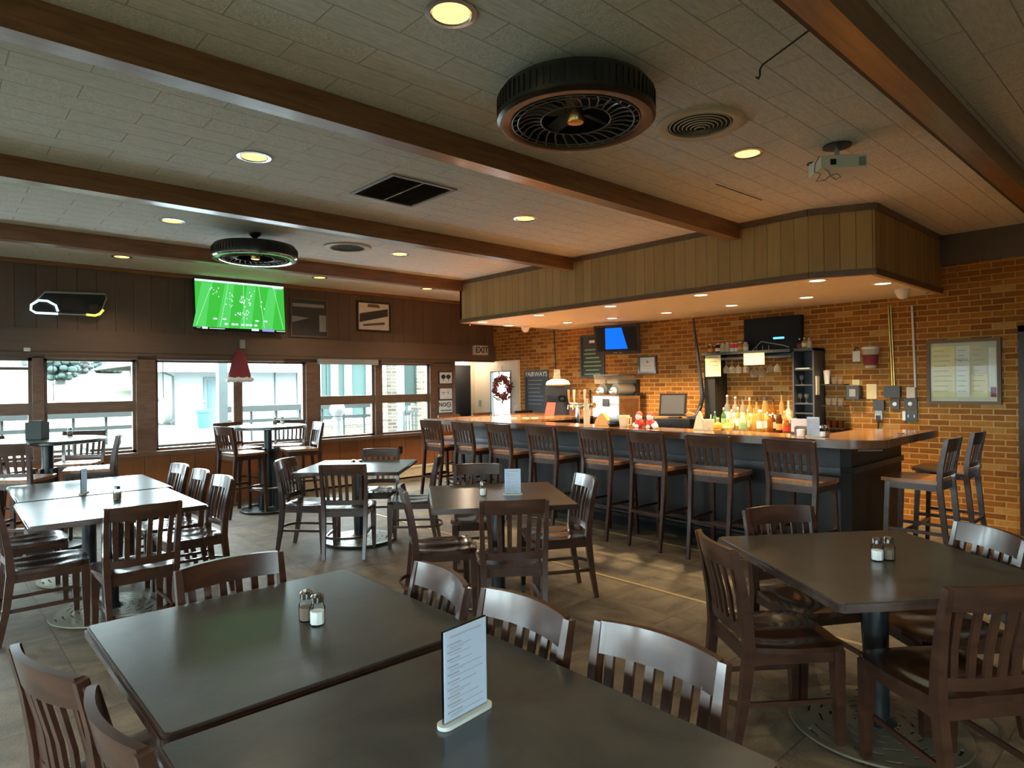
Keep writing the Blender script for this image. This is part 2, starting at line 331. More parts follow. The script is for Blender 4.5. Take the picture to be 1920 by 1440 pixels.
# ------------------------------------------------------------------ mesh helpers
class MB:
    def __init__(s): s.bm = bmesh.new(); s.mi = 0
    def _f(s, vs):
        try:
            f = s.bm.faces.new(vs); f.material_index = s.mi; return f
        except ValueError: return None
    def hexa(s, P):
        v = [s.bm.verts.new(p) for p in P]
        for q in ((0, 3, 2, 1), (4, 5, 6, 7), (0, 1, 5, 4), (1, 2, 6, 5), (2, 3, 7, 6), (3, 0, 4, 7)): s._f([v[i] for i in q])
        return s
    def box(s, x0, x1, y0, y1, z0, z1):
        return s.hexa([(x0, y0, z0), (x1, y0, z0), (x1, y1, z0), (x0, y1, z0), (x0, y0, z1), (x1, y0, z1), (x1, y1, z1), (x0, y1, z1)])
    def cbox(s, c, d, rz=0, R=None):
        m = R or Matrix.Rotation(rz, 3, 'Z'); P = []
        for z in (-1, 1):
            for (x, y) in ((-1, -1), (1, -1), (1, 1), (-1, 1)):
                P.append(Vector(c) + m @ Vector((x * d[0] / 2, y * d[1] / 2, z * d[2] / 2)))
        return s.hexa(P)
    def sweep(s, pts, w, t, up=(0, 0, 1), ws=None, ts=None, closed=False):
        """rectangular section w (sideways) x t (along up) carried along pts"""
        pts = [Vector(p) for p in pts]; n = len(pts); rings = []
        up = Vector(up)
        for i, p in enumerate(pts):
            if closed: d = pts[(i + 1) % n] - pts[i - 1]
            else: d = (pts[min(i + 1, n - 1)] - pts[max(i - 1, 0)])
            d.normalize()
            side = d.cross(up)
            if side.length < 1e-4: side = d.cross(Vector((0, 1, 0)))
            side.normalize(); u = side.cross(d).normalized()
            ww = (ws[i] if ws else w) / 2; tt = (ts[i] if ts else t) / 2
            rings.append([s.bm.verts.new(p + side * a * ww + u * b * tt) for a, b in ((-1, -1), (1, -1), (1, 1), (-1, 1))])
        for i in range(n if closed else n - 1):
            a, b = rings[i], rings[(i + 1) % n]
            for k in range(4): s._f([a[k], a[(k + 1) % 4], b[(k + 1) % 4], b[k]])
        if not closed:
            s._f(rings[0][::-1]); s._f(rings[-1])
        return s
    def tube(s, pts, r, n=8, rs=None, closed=False, caps=True):
        pts = [Vector(p) for p in pts]; m = len(pts); rings = []; prev = None
        for i, p in enumerate(pts):
            if closed: d = pts[(i + 1) % m] - pts[i - 1]
            else: d = pts[min(i + 1, m - 1)] - pts[max(i - 1, 0)]
            d.normalize()
            if prev is None:
                a = d.orthogonal().normalized()
            else:
                a = (prev - d * prev.dot(d))
                a = a.normalized() if a.length > 1e-5 else d.orthogonal().normalized()
            prev = a; b = d.cross(a); rr = rs[i] if rs else r
            rings.append([s.bm.verts.new(p + (a * math.cos(2 * PI * k / n) + b * math.sin(2 * PI * k / n)) * rr) for k in range(n)])
        for i in range(m if closed else m - 1):
            A, B = rings[i], rings[(i + 1) % m]
            for k in range(n): s._f([A[k], A[(k + 1) % n], B[(k + 1) % n], B[k]])
        if caps and not closed:
            s._f(rings[0][::-1]); s._f(rings[-1])
        return s
    def lathe(s, prof, n=24, c=(0, 0, 0), sx=1, sy=1, R=None, caps=True):
        c = Vector(c); rings = []
        for r, z in prof:
            ring = []
            for k in range(n):
                a = 2 * PI * k / n + (PI / n if n <= 8 else 0); v = Vector((r * math.cos(a) * sx, r * math.sin(a) * sy, z))
                if R: v = R @ v
                ring.append(s.bm.verts.new(c + v))
            rings.append(ring)
        for i in range(len(rings) - 1):
            A, B = rings[i], rings[i + 1]
            for k in range(n): s._f([A[k], A[(k + 1) % n], B[(k + 1) % n], B[k]])
        if caps:
            s._f(rings[0][::-1]); s._f(rings[-1])
        return s
    def prism(s, poly, z0, z1):
        a = [s.bm.verts.new((x, y, z0)) for x, y in poly]; b = [s.bm.verts.new((x, y, z1)) for x, y in poly]
        s._f(a[::-1]); s._f(b); n = len(poly)
        for i in range(n): s._f([a[i], a[(i + 1) % n], b[(i + 1) % n], b[i]])
        return s
    def vprism(s, poly, y0, y1):
        """outline in local x,z given depth along y"""
        a = [s.bm.verts.new((x, y0, z)) for x, z in poly]; b = [s.bm.verts.new((x, y1, z)) for x, z in poly]
        s._f(a); s._f(b[::-1]); n = len(poly)
        for i in range(n): s._f([a[(i + 1) % n], a[i], b[i], b[(i + 1) % n]])
        return s
    def ball(s, c, r, u=12, v=8, sc=(1, 1, 1)):
        c = Vector(c); prof = [(math.sin(PI * (i + .02) / (v + .04)) * r, -math.cos(PI * (i + .02) / (v + .04)) * r) for i in range(v + 1)]
        rings = []
        for rr, z in prof: rings.append([s.bm.verts.new(c + Vector((rr * math.cos(2 * PI * k / u) * sc[0], rr * math.sin(2 * PI * k / u) * sc[1], z * sc[2]))) for k in range(u)])
        for i in range(v):
            for k in range(u): s._f([rings[i][k], rings[i][(k + 1) % u], rings[i + 1][(k + 1) % u], rings[i + 1][k]])
        s._f(rings[0][::-1]); s._f(rings[-1]); return s
    def build(s, name, mats, parent=None, bev=0, smooth=False, seg=2, loc=None, rz=0):
        if bev:
            es = [e for e in s.bm.edges if len(e.link_faces) == 2 and e.calc_face_angle(0) > .6]
            bmesh.ops.bevel(s.bm, geom=es, offset=bev, segments=seg, affect='EDGES', profile=.6, clamp_overlap=True)
        bmesh.ops.recalc_face_normals(s.bm, faces=s.bm.faces)
        me = bpy.data.meshes.new(name); s.bm.to_mesh(me); s.bm.free()
        if not isinstance(mats, (list, tuple)): mats = [mats]
        for m in mats: me.materials.append(MT(m) if isinstance(m, str) else m)
        if smooth or bev:
            for p in me.polygons: p.use_smooth = True
            me.set_sharp_from_angle(angle=math.radians(38 if smooth else 50))
        o = bpy.data.objects.new(name, me); COL.objects.link(o)
        if parent: o.parent = parent
        if loc: o.location = loc
        if rz: o.rotation_euler = (0, 0, rz)
        return o
def tag(o, label=None, cat=None, group=None, kind=None):
    if label: o['label'] = label
    if cat: o['category'] = cat
    if group: o['group'] = group
    if kind: o['kind'] = kind
    return o
def thing(name, label, cat, loc=(0, 0, 0), rz=0, group=None, rot=None):
    o = bpy.data.objects.new(name, None); o.empty_display_size = .1; COL.objects.link(o)
    o.location = loc; o.rotation_euler = rot if rot else (0, 0, rz)
    return tag(o, label, cat, group)
def struct(name, mb, mat, parent=None, **k):
    o = mb.build(name, mat, parent, **k)
    if not parent: o['kind'] = 'structure'
    return o
def sempty(name, loc=(0, 0, 0)):
    o = bpy.data.objects.new(name, None); COL.objects.link(o); o.location = loc; o['kind'] = 'structure'; return o
def copy_tree(o, parent=None):
    c = o.copy(); COL.objects.link(c)
    if parent: c.parent = parent
    for ch in list(o.children): copy_tree(ch, c)
    return c
def text(name, body, size, loc, rot, mat, parent, extrude=.0015, align='CENTER', bold=0):
    cu = bpy.data.curves.new(name, 'FONT'); cu.body = body; cu.size = size; cu.extrude = extrude; cu.align_x = align; cu.align_y = 'CENTER'
    cu.offset = bold; cu.resolution_u = 2
    tmp = bpy.data.objects.new('tmp', cu)
    me = bpy.data.meshes.new_from_object(tmp); bpy.data.objects.remove(tmp); bpy.data.curves.remove(cu)
    me.materials.clear(); me.materials.append(MT(mat))
    o = bpy.data.objects.new(name, me); COL.objects.link(o)
    o.location = loc; o.rotation_euler = rot; o.parent = parent; return o
def printed(t): return [c for c in t.children if c.name.split('.')[0] == 'print'][0]
TF = (PI / 2, 0, 0)      # lettering upright, facing local -y
def panel(name, p0, p1, z0, z1, mat, thick=.05, kind=True):
    """wall piece whose local x runs from p0 to p1"""
    dx, dy = p1[0] - p0[0], p1[1] - p0[1]; Ln = math.hypot(dx, dy)
    o = MB().box(0, Ln, 0, thick, 0, z1 - z0).build(name, mat, None, loc=(p0[0], p0[1], z0), rz=math.atan2(dy, dx))
    if kind: o['kind'] = 'structure'
    return o
# directions measured from the place where the photograph was taken: the point on wall X = const / Y = const
def _ray(px): u = (px - 960) / FPX; return FW.x + RT0.x * u, FW.y + RT0.y * u
def YX(px, X): a, b = _ray(px); return b / a * X
def XY(px, Y): a, b = _ray(px); return a / b * Y
def ZX(px, py, X):
    v = FW + RT * ((px - 960) / FPX) + UP * ((720 - py) / FPX); return EYE + v.z * X / v.x
def ZY(px, py, Y):
    v = FW + RT * ((px - 960) / FPX) + UP * ((720 - py) / FPX); return EYE + v.z * Y / v.y

# ------------------------------------------------------------------ room shell
XW, YW, ZC = 8.0, 9.2, 3.06
XL, YB = -4.5, -4.0
struct('floor', MB().box(XL - .2, XW + .2, YB - .2, 9.9, -.12, 0), 'floor' if False else MT('floor'))
struct('ceiling', MB().box(XL - .2, XW + .2, YB - .2, 9.9, ZC, ZC + .15), MT('ceiling'))
# brick wall on the right, its run ends at the alcove door
struct('wall_right', MB().box(XW, XW + .2, YB, 8.5, 0, ZC).box(XW, XW + .2, 8.5, 9.47, 1.99, ZC), 'red_brick')
struct('wall_alcove_side', MB().box(XW, XW + .2, 9.47, 9.9, 0, ZC), 'cream_panel')
al = MB().box(6.9, 7.08, 9.8, 9.9, 0, 2.1).box(7.93, 8.0, 9.8, 9.9, 0, 2.1).box(7.08, 7.93, 9.8, 9.9, 1.93, 2.1)
struct('wall_alcove_back', al, 'cream_paint')
struct('ceiling_alcove', MB().box(6.9, 8.0, 9.35, 9.8, 2.0, 2.08), 'cream_paint')
struct('wall_alcove_left', MB().box(6.9, 7.0, 9.35, 9.8, 0, 2.0), 'frame_wood')
struct('doorway_shade', MB().box(7.08, 7.93, 9.84, 9.89, 0, 1.93), 'alcove_dark')  # black sheet stands in for the unlit space through the doorway
# back and left walls behind the camera
struct('wall_back', MB().box(XL, -3.2, YB - .15, YB, 0, ZC).box(-.4, XW, YB - .15, YB, 0, ZC).box(-3.2, -.4, YB - .15, YB, 0, .8).box(-3.2, -.4, YB - .15, YB, 2.2, ZC), 'back_wall')
for k, (a, b) in enumerate(((-3.2, -.4),)):  # unseen window added behind the camera to bring in cool light
    w = sempty('window_%d' % (11 + k), ((a + b) / 2, YB - .08, .8)); h = (b - a) / 2
    MB().box(-h, h, -.04, .04, 0, .05).box(-h, h, -.04, .04, 1.35, 1.4).box(-h, -h + .05, -.04, .04, .05, 1.35).box(h - .05, h, -.04, .04, .05, 1.35).box(-.04, .04, -.04, .04, .05, 1.35).build('frame', 'frame_wood', w)
    MB().box(-h + .05, -.04, -.003, .003, .05, 1.35).build('pane', 'pane', w); MB().box(.04, h - .05, -.003, .003, .05, 1.35).build('pane', 'pane', w)
lw = MB()
lw.box(XL - .15, XL, YB, -2.6, 0, ZC).box(XL - .15, XL, -2.6, 8.1, 0, .755).box(XL - .15, XL, -2.6, 8.1, 1.93, ZC).box(XL - .15, XL, .3, .6, .755, 1.93).box(XL - .15, XL, 8.1, YW, 0, ZC)
lw.box(XL - .15, XL, 2.9, 3.2, .755, 1.93).box(XL - .15, XL, 5.5, 5.8, .755, 1.93)
struct('wall_left', lw, 'back_wall')
# window wall
ops = [(-3.3, -1.25), (-1.1, .95), (1.06, 2.01), (2.23, 4.26), (4.475, 5.435), (5.56, 6.52)]
ww = MB()
ww.box(XL, 7.05, YW + .02, YW + .17, 0, .74)
xs = [XL] + [v for o_ in ops for v in o_] + [7.05]
wp = MB()
for i in range(0, len(xs), 2): wp.box(xs[i], xs[i + 1], YW, YW + .17, .74, 1.94)
struct('wall_window_dado', ww, 'dado_panel')
struct('wall_window_piers', wp, 'frame_wood')
struct('wall_window_upper', MB().box(XL, XW, YW + .02, YW + .17, 2.0, ZC), 'wall_panel')
struct('trim_window_header', MB().box(XL, XW, YW - .03, YW + .02, 1.97, 2.27).box(XL, 7.05, YW - .0, YW + .17, 1.93, 2.0), 'header_board')
struct('trim_window_sill', MB().box(XL, 6.56, YW - .05, YW + .02, .70, .752), 'frame_wood', bev=.004)
struct('trim_door_post', MB().box(6.98, 7.05, YW - .02, YW + .17, 0, 1.97), 'frame_wood')
struct('trim_ceiling_edge', MB().box(XL, XW, YW - .015, YW + .02, ZC - .05, ZC), 'beam_wood')
def window(n, a, b, mid=True, mull=None, extra=None):
    w = sempty('window_%d' % n, ((a + b) / 2, YW + .08, .74)); hw = (b - a) / 2; t = .035
    f = MB().box(-hw, hw, -.03, .03, .01, .01 + t).box(-hw, hw, -.03, .03, 1.19 - t, 1.19).box(-hw, -hw + t, -.03, .03, .01, 1.19).box(hw - t, hw, -.03, .03, .01, 1.19)
    f.build('frame', 'frame_wood', w, bev=.003)
    if mid:
        MB().box(-hw, hw, -.05, .04, .53, .665).build('transom_bar', 'frame_wood', w, bev=.004)
        MB().box(-hw + t, hw - t, -.003, .003, .045, .53).build('pane', 'pane', w)
        MB().box(-hw + t, hw - t, -.003, .003, .665, 1.155).build('pane', 'pane', w)
    elif mull is not None:
        m = mull - (a + b) / 2
        MB().box(m - .06, m + .06, -.05, .04, .01, 1.19).build('mullion', 'frame_wood', w, bev=.004)
        MB().box(-hw + t, m - .06, -.003, .003, .045, 1.155).build('pane', 'pane', w)
        MB().box(m + .06, hw - t, -.003, .003, .045, 1.155).build('pane', 'pane', w)
    if extra:
        MB().box(-hw + t, hw - t, -.02, .02, extra - .03, extra).build('glazing_bar', 'frame_wood', w)
    return w
window(1, *ops[0]); window(2, *ops[1], extra=1.08); window(3, *ops[2]); window(4, *ops[3], mid=False, mull=3.27); window(5, *ops[4]); window(6, *ops[5])
for k, (a, b) in enumerate(((.6, 2.9), (3.2, 5.5), (5.8, 8.1), (-2.6, .3))):  # the last window is unseen, added for more cool light near the camera
    w = sempty('window_%d' % (7 + k), (XL - .08, (a + b) / 2, .755)); h = (b - a) / 2
    MB().box(-.04, .04, -h, h, 0, .05).box(-.04, .04, -h, h, 1.125, 1.175).box(-.04, .04, -h, -h + .05, .05, 1.125).box(-.04, .04, h - .05, h, .05, 1.125).box(-.04, .04, -.05, .05, .05, 1.125).build('frame', 'frame_wood', w)
    MB().box(-.003, .003, -h + .05, -.05, .05, 1.125).build('pane', 'pane', w); MB().box(-.003, .003, .05, h - .05, .05, 1.125).build('pane', 'pane', w)
# beams
for k, y in enumerate((-3.34, -1.21, .925, 3.06, 5.2, 7.34)):
    x1 = XW if k < 3 else 5.83
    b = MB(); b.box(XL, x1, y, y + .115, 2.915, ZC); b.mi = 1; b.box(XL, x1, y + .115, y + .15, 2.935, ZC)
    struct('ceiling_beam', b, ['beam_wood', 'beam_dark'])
struct('trim_right_fascia', MB().box(XW - .04, XW, YB, 1.95, 2.75, ZC), 'wall_panel')
# soffit over the bar
outl = [(5.8, 7.42), (5.8, 2.42), (6.02, 1.95), (8.0, 1.95), (8.0, 7.42)]
struct('ceiling_bar_soffit', MB().prism(outl[::-1], 2.455, 2.5), 'soffit_cream')
sd = list(zip(outl[:3], outl[1:4])) + [(outl[4], outl[0])]
for i, (p, q) in enumerate(sd):
    # panel thickness goes inward
    panel('wall_soffit_face', p, q, 2.45, ZC, 'soffit_planks', .04)
    dx, dy = q[0] - p[0], q[1] - p[1]; L_ = math.hypot(dx, dy)
    t = MB().box(0, L_, -.012, 0, 0, .055).box(0, L_, -.02, 0, .61 - .055, .61)
    o = t.build('trim_soffit', ['frame_wood'], None, loc=(p[0], p[1], 2.45), rz=math.atan2(dy, dx)); o['kind'] = 'structure'
# carpet edge strip, right hand dark door
tag(MB().box(4.02, 4.05, .2, 8.2, 0, .006).build('floor_transition_strip', 'strip_metal'), 'thin metal transition strip in the carpet before the bar stools', 'floor strip')
tag(MB().box(5.25, 5.265, .2, 7.9, 0, .004).build('floor_seam', 'strip_metal'), kind='structure')
d2 = sempty('door_2', (XW - .03, .82, 0))
MB().box(-.03, .03, -.43, .43, 0, 2.0).build('door_leaf', 'black_plastic', d2)
MB().box(-.045, .03, -.48, -.43, 0, 2.06).box(-.045, .03, .43, .48, 0, 2.06).box(-.045, .03, -.48, .48, 2.0, 2.06).build('door_frame', 'beam_dark', d2)

# door with glass in the brick wall, and a wreath on it
d3 = sempty('door_3', (XW, 8.985, 0))
MB().box(-.03, .03, -.47, -.27, 0, 1.99).box(-.03, .03, .3, .47, 0, 1.99).box(-.03, .03, -.27, .3, 0, .75).box(-.03, .03, -.27, .3, 1.78, 1.99).build('door_leaf', 'cream_panel', d3)
MB().box(-.04, .04, -.27, -.25, .75, 1.78).box(-.04, .04, .28, .3, .75, 1.78).box(-.04, .04, -.27, .3, .73, .75).box(-.04, .04, -.27, .3, 1.78, 1.8).build('glazing_frame', 'dark_grey', d3)
MB().box(-.004, .004, -.25, .28, .75, 1.78).build('pane', 'pane', d3)
MB().tube([(-.05, -.4, .98), (-.05, -.4, 1.12)], .02).box(-.04, -.03, -.43, -.37, .93, 1.17).build('door_handle', 'white_plastic', d3, smooth=True)
wr = thing('door_wreath', 'round wreath of dark red leaves hanging on the white glazed door', 'wreath', (7.94, YX(942, 7.94), ZX(942, 727, 7.94)))
b = MB()
for i in range(260):
    a = random.uniform(0, 2 * PI); rr = .185 + random.gauss(0, .038); q = random.uniform(0, PI)
    b.cbox((random.uniform(-.04, .01), rr * math.cos(a), rr * math.sin(a)), (.012, .06, .022), R=Euler((q, random.uniform(-1, 1), random.uniform(-1, 1))).to_matrix())
b.build('leaves', 'wreath', wr)
MB().tube([(0, .185 * math.cos(2 * PI * i / 24), .185 * math.sin(2 * PI * i / 24)) for i in range(24)], .02, closed=True).build('hoop', 'wreath', wr, smooth=True)
MB().cbox((0, 0, .27), (.004, .015, .26)).build('hanging_ribbon', 'dark_grey', wr)
tag(MB().box(7.985, 8.0, 9.6, 9.67, 1.13, 1.25).build('light_switch', 'grey_plastic', bev=.003), 'small grey switch plate on the cream alcove wall left of the glazed door', 'light switch')
hs = MB().box(3.9, 6.9, YW - .09, YW - .005, .03, .19).box(3.9, 6.9, YW - .1, YW - .005, .17, .2)
o = hs.build('baseboard_heater', 'cream_paint', bev=.003); tag(o, 'long cream baseboard heater along the floor under the windows', 'heater')
tag(MB().box(5.86, 5.93, YW - .012, YW, .42, .54).build('wall_outlet', 'black_plastic', bev=.003), 'dark outlet on the orange wood panel below the windows', 'outlet')

# ------------------------------------------------------------------ downlights
def can(x, y, z, bar=False, label='', grp='', k=1.0):
    t = thing('recessed_light', label, 'ceiling light', (x, y, z), 0, grp)
    R = .085 if not bar else .072
    MB().lathe([(R + .022, 0), (R + .022, -.006), (R, -.008), (R - .006, -.002), (R - .006, 0)], 28).build('trim_ring', 'white_plastic' if bar else 'steel', t, smooth=True)
    MB().lathe([(R - .008, -.001), (R - .008, -.004), (R * .5, -.006), (.001, -.0065)], 24, caps=False).build('lens', 'bar_glow' if bar else 'can_glow', t)
    l = bpy.data.lights.new('downlight', 'SPOT'); l.energy = (BAR_W if bar else CAN_W) * k; l.color = (1, .73, .40) if bar else (1, .78, .52)
    l.spot_size = math.radians(106 if bar else 125); l.spot_blend = .75; l.shadow_soft_size = .06
    o = bpy.data.objects.new('downlight', l); COL.objects.link(o); o.parent = t; o.location = (0, 0, -.03)
G1 = 'downlights in the room ceiling'
where = {(1.6, 2.08): 'large recessed downlight overhead, nearest one, left of the big drum fan', (4.05, 2.08): 'recessed downlight between the round air vent and the projector',
 (1.62, 4.23): 'recessed downlight left of the square air return grille', (4.07, 4.23): 'recessed downlight right of the square grille, between two beams',
 (1.68, 6.32): 'recessed downlight left of the hanging drum fan with the stem', (4.06, 6.3): 'recessed downlight just right of the far round vent',
 (1.7, 8.38): 'recessed downlight over the neon sign, near the window wall', (4.07, 8.33): 'recessed downlight above the grey picture beside the television',
 (5.83, 8.28): 'recessed downlight above the framed picture, next to the soffit corner'}
where.update({(1.6, -.05): 'recessed downlight above and behind the camera, left', (4.06, -.05): 'recessed downlight behind the near ceiling beam, middle',
 (1.6, -2.2): 'recessed downlight in the back of the room, left', (4.06, -2.2): 'recessed downlight in the back of the room, middle', (-1.0, 2.08): 'recessed downlight left of the near tables', (-1.0, -.05): 'recessed downlight behind and left of the camera'})
for (x, y), lb in where.items(): can(x, y, ZC, False, lb, G1)
fr_ = ['one at the far end', 'second from the far end', 'middle one', 'second from the near end', 'one nearest the soffit corner']
for i, y in enumerate((7.13, 5.98, 4.79, 3.6, 2.42)): can(5.98, y, 2.455, True, 'bar downlight along the soffit front edge, ' + fr_[i], 'downlights under the bar soffit')
br_ = ['at the far end beside the corner camera', 'above the small chalkboard', 'above the tall chalkboard and television', 'above the certificate', 'above the hanging stemware', 'above the tall black glass cabinet']
for i, (x, y) in enumerate(((6.65, 7.3), (7.06, 6.46), (7.1, 5.66), (7.14, 4.8), (7.1, 3.87), (7.1, 2.99))): can(x, y, 2.455, True, 'bar downlight nearer the brick wall, ' + br_[i], 'downlights under the bar soffit', (1, 1.1, 1.15, 1.15, 1, .6)[i])
can(6.67, 2.1, 2.455, True, 'bright bar downlight at the right end of the soffit beside the dome camera', 'downlights under the bar soffit', .35)
for k in ((7.6, 9.6),):   # added lamp that brightens the alcove, no fixture known there
    t = thing('alcove_fill_lamp', 'unseen lamp added to brighten the door alcove', 'ceiling light', (k[0], k[1], 2.0))
    MB().lathe([(.07, 0), (.07, -.01), (.001, -.02)], 20, caps=False).build('lens', 'bar_glow', t)
    l = bpy.data.lights.new('downlight', 'POINT'); l.energy = 5; l.color = (1, .8, .58); l.shadow_soft_size = .06
    o = bpy.data.objects.new('downlight', l); COL.objects.link(o); o.parent = t; o.location = (0, 0, -.06)

# ------------------------------------------------------------------ ceiling fixtures
def fan(x, y, zb, stem, label):
    t = thing('drum_ceiling_fan', label, 'ceiling fan', (x, y, zb), 0)
    R = .39; h = .13 if stem else .15
    MB().lathe([(R - .03, .0), (R, .012), (R + .003, .03), (R + .003, h - .03), (R - .02, h), (.18, h + .025), (.16, h + .045), (.001, h + .045), (.001, h + .03), (R - .03, h - .02), (R - .03, .02)], 56, caps=False).build('housing', 'black_iron', t, smooth=True)
    MB().lathe([(R + .006, .016), (R + .007, .006), (R - .008, -.006), (R - .045, -.006), (R - .066, .002), (R - .070, .014), (R - .03, .02)], 56, caps=False).build('rim', 'bronze' if not stem else 'chrome', t, smooth=True)
    g = MB()
    for i in range(72):
        a = 2 * PI * i / 72; g.cbox(((R + .004) * math.cos(a), (R + .004) * math.sin(a), h / 2), (.006, .005, h - .07), a)
    g.build('side_ribs', 'bronze', t)
    g = MB()
    for r in (.32, .292, .175):
        g.tube([(r * math.cos(2 * PI * i / 48), r * math.sin(2 * PI * i / 48), -.002 + (.012 if r < .2 else 0)) for i in range(48)], .0035, 5, closed=True)
    for i in range(30):
        a = 2 * PI * i / 30; g.tube([(r * math.cos(a + .28 * (.32 - r) / .145), r * math.sin(a + .28 * (.32 - r) / .145), -.002 + .014 * (.32 - r) / .145 + (.012 if .19 < r < .285 else 0)) for r in (.32, .292, .255, .215, .175)], .0045, 5)
    g.build('grille', 'grille_metal', t, smooth=True)
    g = MB()
    for i in range(5):
        a = 2 * PI * i / 5; R_ = Matrix.Rotation(a, 3, 'Z') @ Matrix.Rotation(.4, 3, 'X')
        g.cbox((.15 * math.cos(a), .15 * math.sin(a), .06), (.2, .07, .006), R=R_)
    g.build('blades', 'dark_grey', t)
    MB().lathe([(.001, .0), (.04, .002), (.045, .012), (.045, .07), (.001, .07)], 24, caps=False).build('hub', 'brass', t, smooth=True)
    if stem:
        MB().lathe([(.02, h + .03), (.02, ZC - zb - .05), (.055, ZC - zb - .02), (.06, ZC - zb)], 24).build('stem', 'bronze', t, smooth=True)
    else:
        MB().lathe([(.16, h + .04), (.16, ZC - zb)], 32).build('mount', 'black_iron', t, smooth=True)
fan(2.45, 2.17, 2.865, False, 'large black and bronze drum ceiling fan overhead, close to the ceiling')
fan(2.42, 6.32, 2.80, True, 'black drum ceiling fan with chrome rim hanging on a short stem far back')
def rvent(x, y, R, label, open_=False):
    t = thing('round_air_vent', label, 'air vent', (x, y, ZC))
    MB().lathe([(R, 0), (R, -.012), (R - .015, -.02), (R * .74, -.014), (R * .74, 0)], 48).build('flange', 'cream_paint', t, smooth=True)
    MB().lathe([(R * .73, -.002), (.001, -.003)], 40, caps=False).build('duct', 'alcove_dark', t)
    b = MB()
    for k in range(0 if open_ else 7):
        r = R * (.70 - .095 * k)
        b.lathe([(r, -.010 - .0035 * k), (r - .005, -.014 - .0035 * k), (r - .006, -.013 - .0035 * k), (r - .001, -.009 - .0035 * k)], 36, caps=False)
    if open_:
        for k in range(36):
            a = 2 * PI * k / 36; b.cbox((R * .72 * math.cos(a), R * .72 * math.sin(a), -.012), (.012, .008, .016), a)
    b.build('louvers', 'cream_paint', t, smooth=not open_)
rvent(3.37, 2.02, .25, 'cream round louvered vent right beside the big near drum fan')
rvent(3.42, 6.33, .25, 'round air vent far back between the stem fan and the bar', True)
t = thing('return_air_grille', 'square dark return grille with two panels set in the ceiling', 'air grille', (2.77, 4.24, ZC))
MB().box(-.29, .29, -.31, -.285, -.012, 0).box(-.29, .29, .285, .31, -.012, 0).box(-.29, -.265, -.285, .285, -.012, 0).box(.265, .29, -.285, .285, -.012, 0).box(-.006, .006, -.285, .285, -.01, 0).build('frame', 'grey_plastic', t)
b = MB()
for i in range(28): b.cbox((0, -.275 + .0204 * i, -.006), (.52, .012, .002), R=Matrix.Rotation(.6, 3, 'X'))
b.build('slats', 'dark_grey', t); MB().box(-.265, .265, -.285, .285, -.002, -.001).build('backing', 'black_plastic', t)
# projector
pj = thing('ceiling_projector', 'pale grey projector hung from a ceiling mount above the bar corner', 'projector', (4.36, 1.63, ZC), math.radians(-46))
MB().lathe([(.085, 0), (.085, -.012), (.03, -.02)], 24).build('ceiling_plate', 'dark_grey', pj, smooth=True)
MB().tube([(0, 0, -.01), (0, 0, -.075)], .016, 14).build('pole', 'steel', pj, smooth=True)
b = MB().box(-.07, .07, -.03, .03, -.085, -.07)
for a, c in ((-.16, .06), (.16, .05), (-.1, -.07), (.12, -.07)): b.sweep([(0, 0, -.08), (a, c, -.09), (a, c, -.105)], .018, .006)
b.build('bracket', 'dark_grey', pj)
MB().box(-.14, .14, -.1, .1, -.175, -.095).build('body', 'white_plastic', pj, bev=.012, seg=3)
MB().box(-.085, -.05, -.104, -.098, -.155, -.12).build('port', 'black_plastic', pj)
MB().box(.09, .13, -.104, -.098, -.165, -.11).build('vent', 'grey_plastic', pj)
MB().tube([(-.15, -.1, -.1), (-.185, -.12, -.15), (-.2, -.14, -.21), (-.16, -.14, -.225), (-.19, -.14, -.27), (-.14, -.14, -.265), (-.10, -.14, -.235), (-.06, -.14, -.225), (-.04, -.14, -.245), (-.07, -.14, -.262), (-.1, -.14, -.24), (-.11, -.12, -.2), (-.12, -.1, -.18)], .004, 6).build('cable', 'grey_plastic', pj, smooth=True)
# hook rod fixed to the near beam
tag(MB().tube([(2.62, 1.06, 2.95), (2.70, 1.22, 2.95), (2.76, 1.34, 2.95), (2.775, 1.36, 2.94), (2.785, 1.365, 2.92), (2.80, 1.38, 2.915), (2.81, 1.395, 2.93)], .0045, 6).build('hook_rod', 'black_iron', smooth=True), 'thin black rod with a hooked end sticking out from the near ceiling beam', 'hook')
tag(MB().tube([(4.49, 2.56, ZC - .002), (5.18, 2.54, ZC - .002)], .004, 5).build('ceiling_cable', 'dark_grey'), 'thin dark cable line running on the ceiling towards the soffit', 'cable')
def dome(x, y, label):
    t = thing('dome_camera', label, 'security camera', (x, y, 2.455))
    MB().lathe([(.07, 0), (.07, -.03), (.06, -.04)], 24).build('base', 'white_plastic', t, smooth=True)
    MB().lathe([(.058, -.038), (.055, -.06), (.04, -.085), (.015, -.098), (.001, -.1)], 24, caps=False).build('dome', 'white_plastic', t, smooth=True)
dome(7.3, 2.12, 'white dome camera under the right end of the soffit')
dome(6.95, 7.25, 'small white camera under the far left end of the soffit')
for i, (x, y, lb) in enumerate(((7.75, 2.02, 'tiny sprinkler head under the soffit right of the dome camera'), (5.9, 7.32, 'tiny sprinkler head at the far left corner of the soffit'))):
    tag(MB().lathe([(.02, 0), (.02, -.006), (.006, -.01), (.006, -.04), (.014, -.042), (.014, -.046)], 12, c=(x, y, 2.455)).build('sprinkler_head', 'chrome', smooth=True), lb, 'sprinkler')

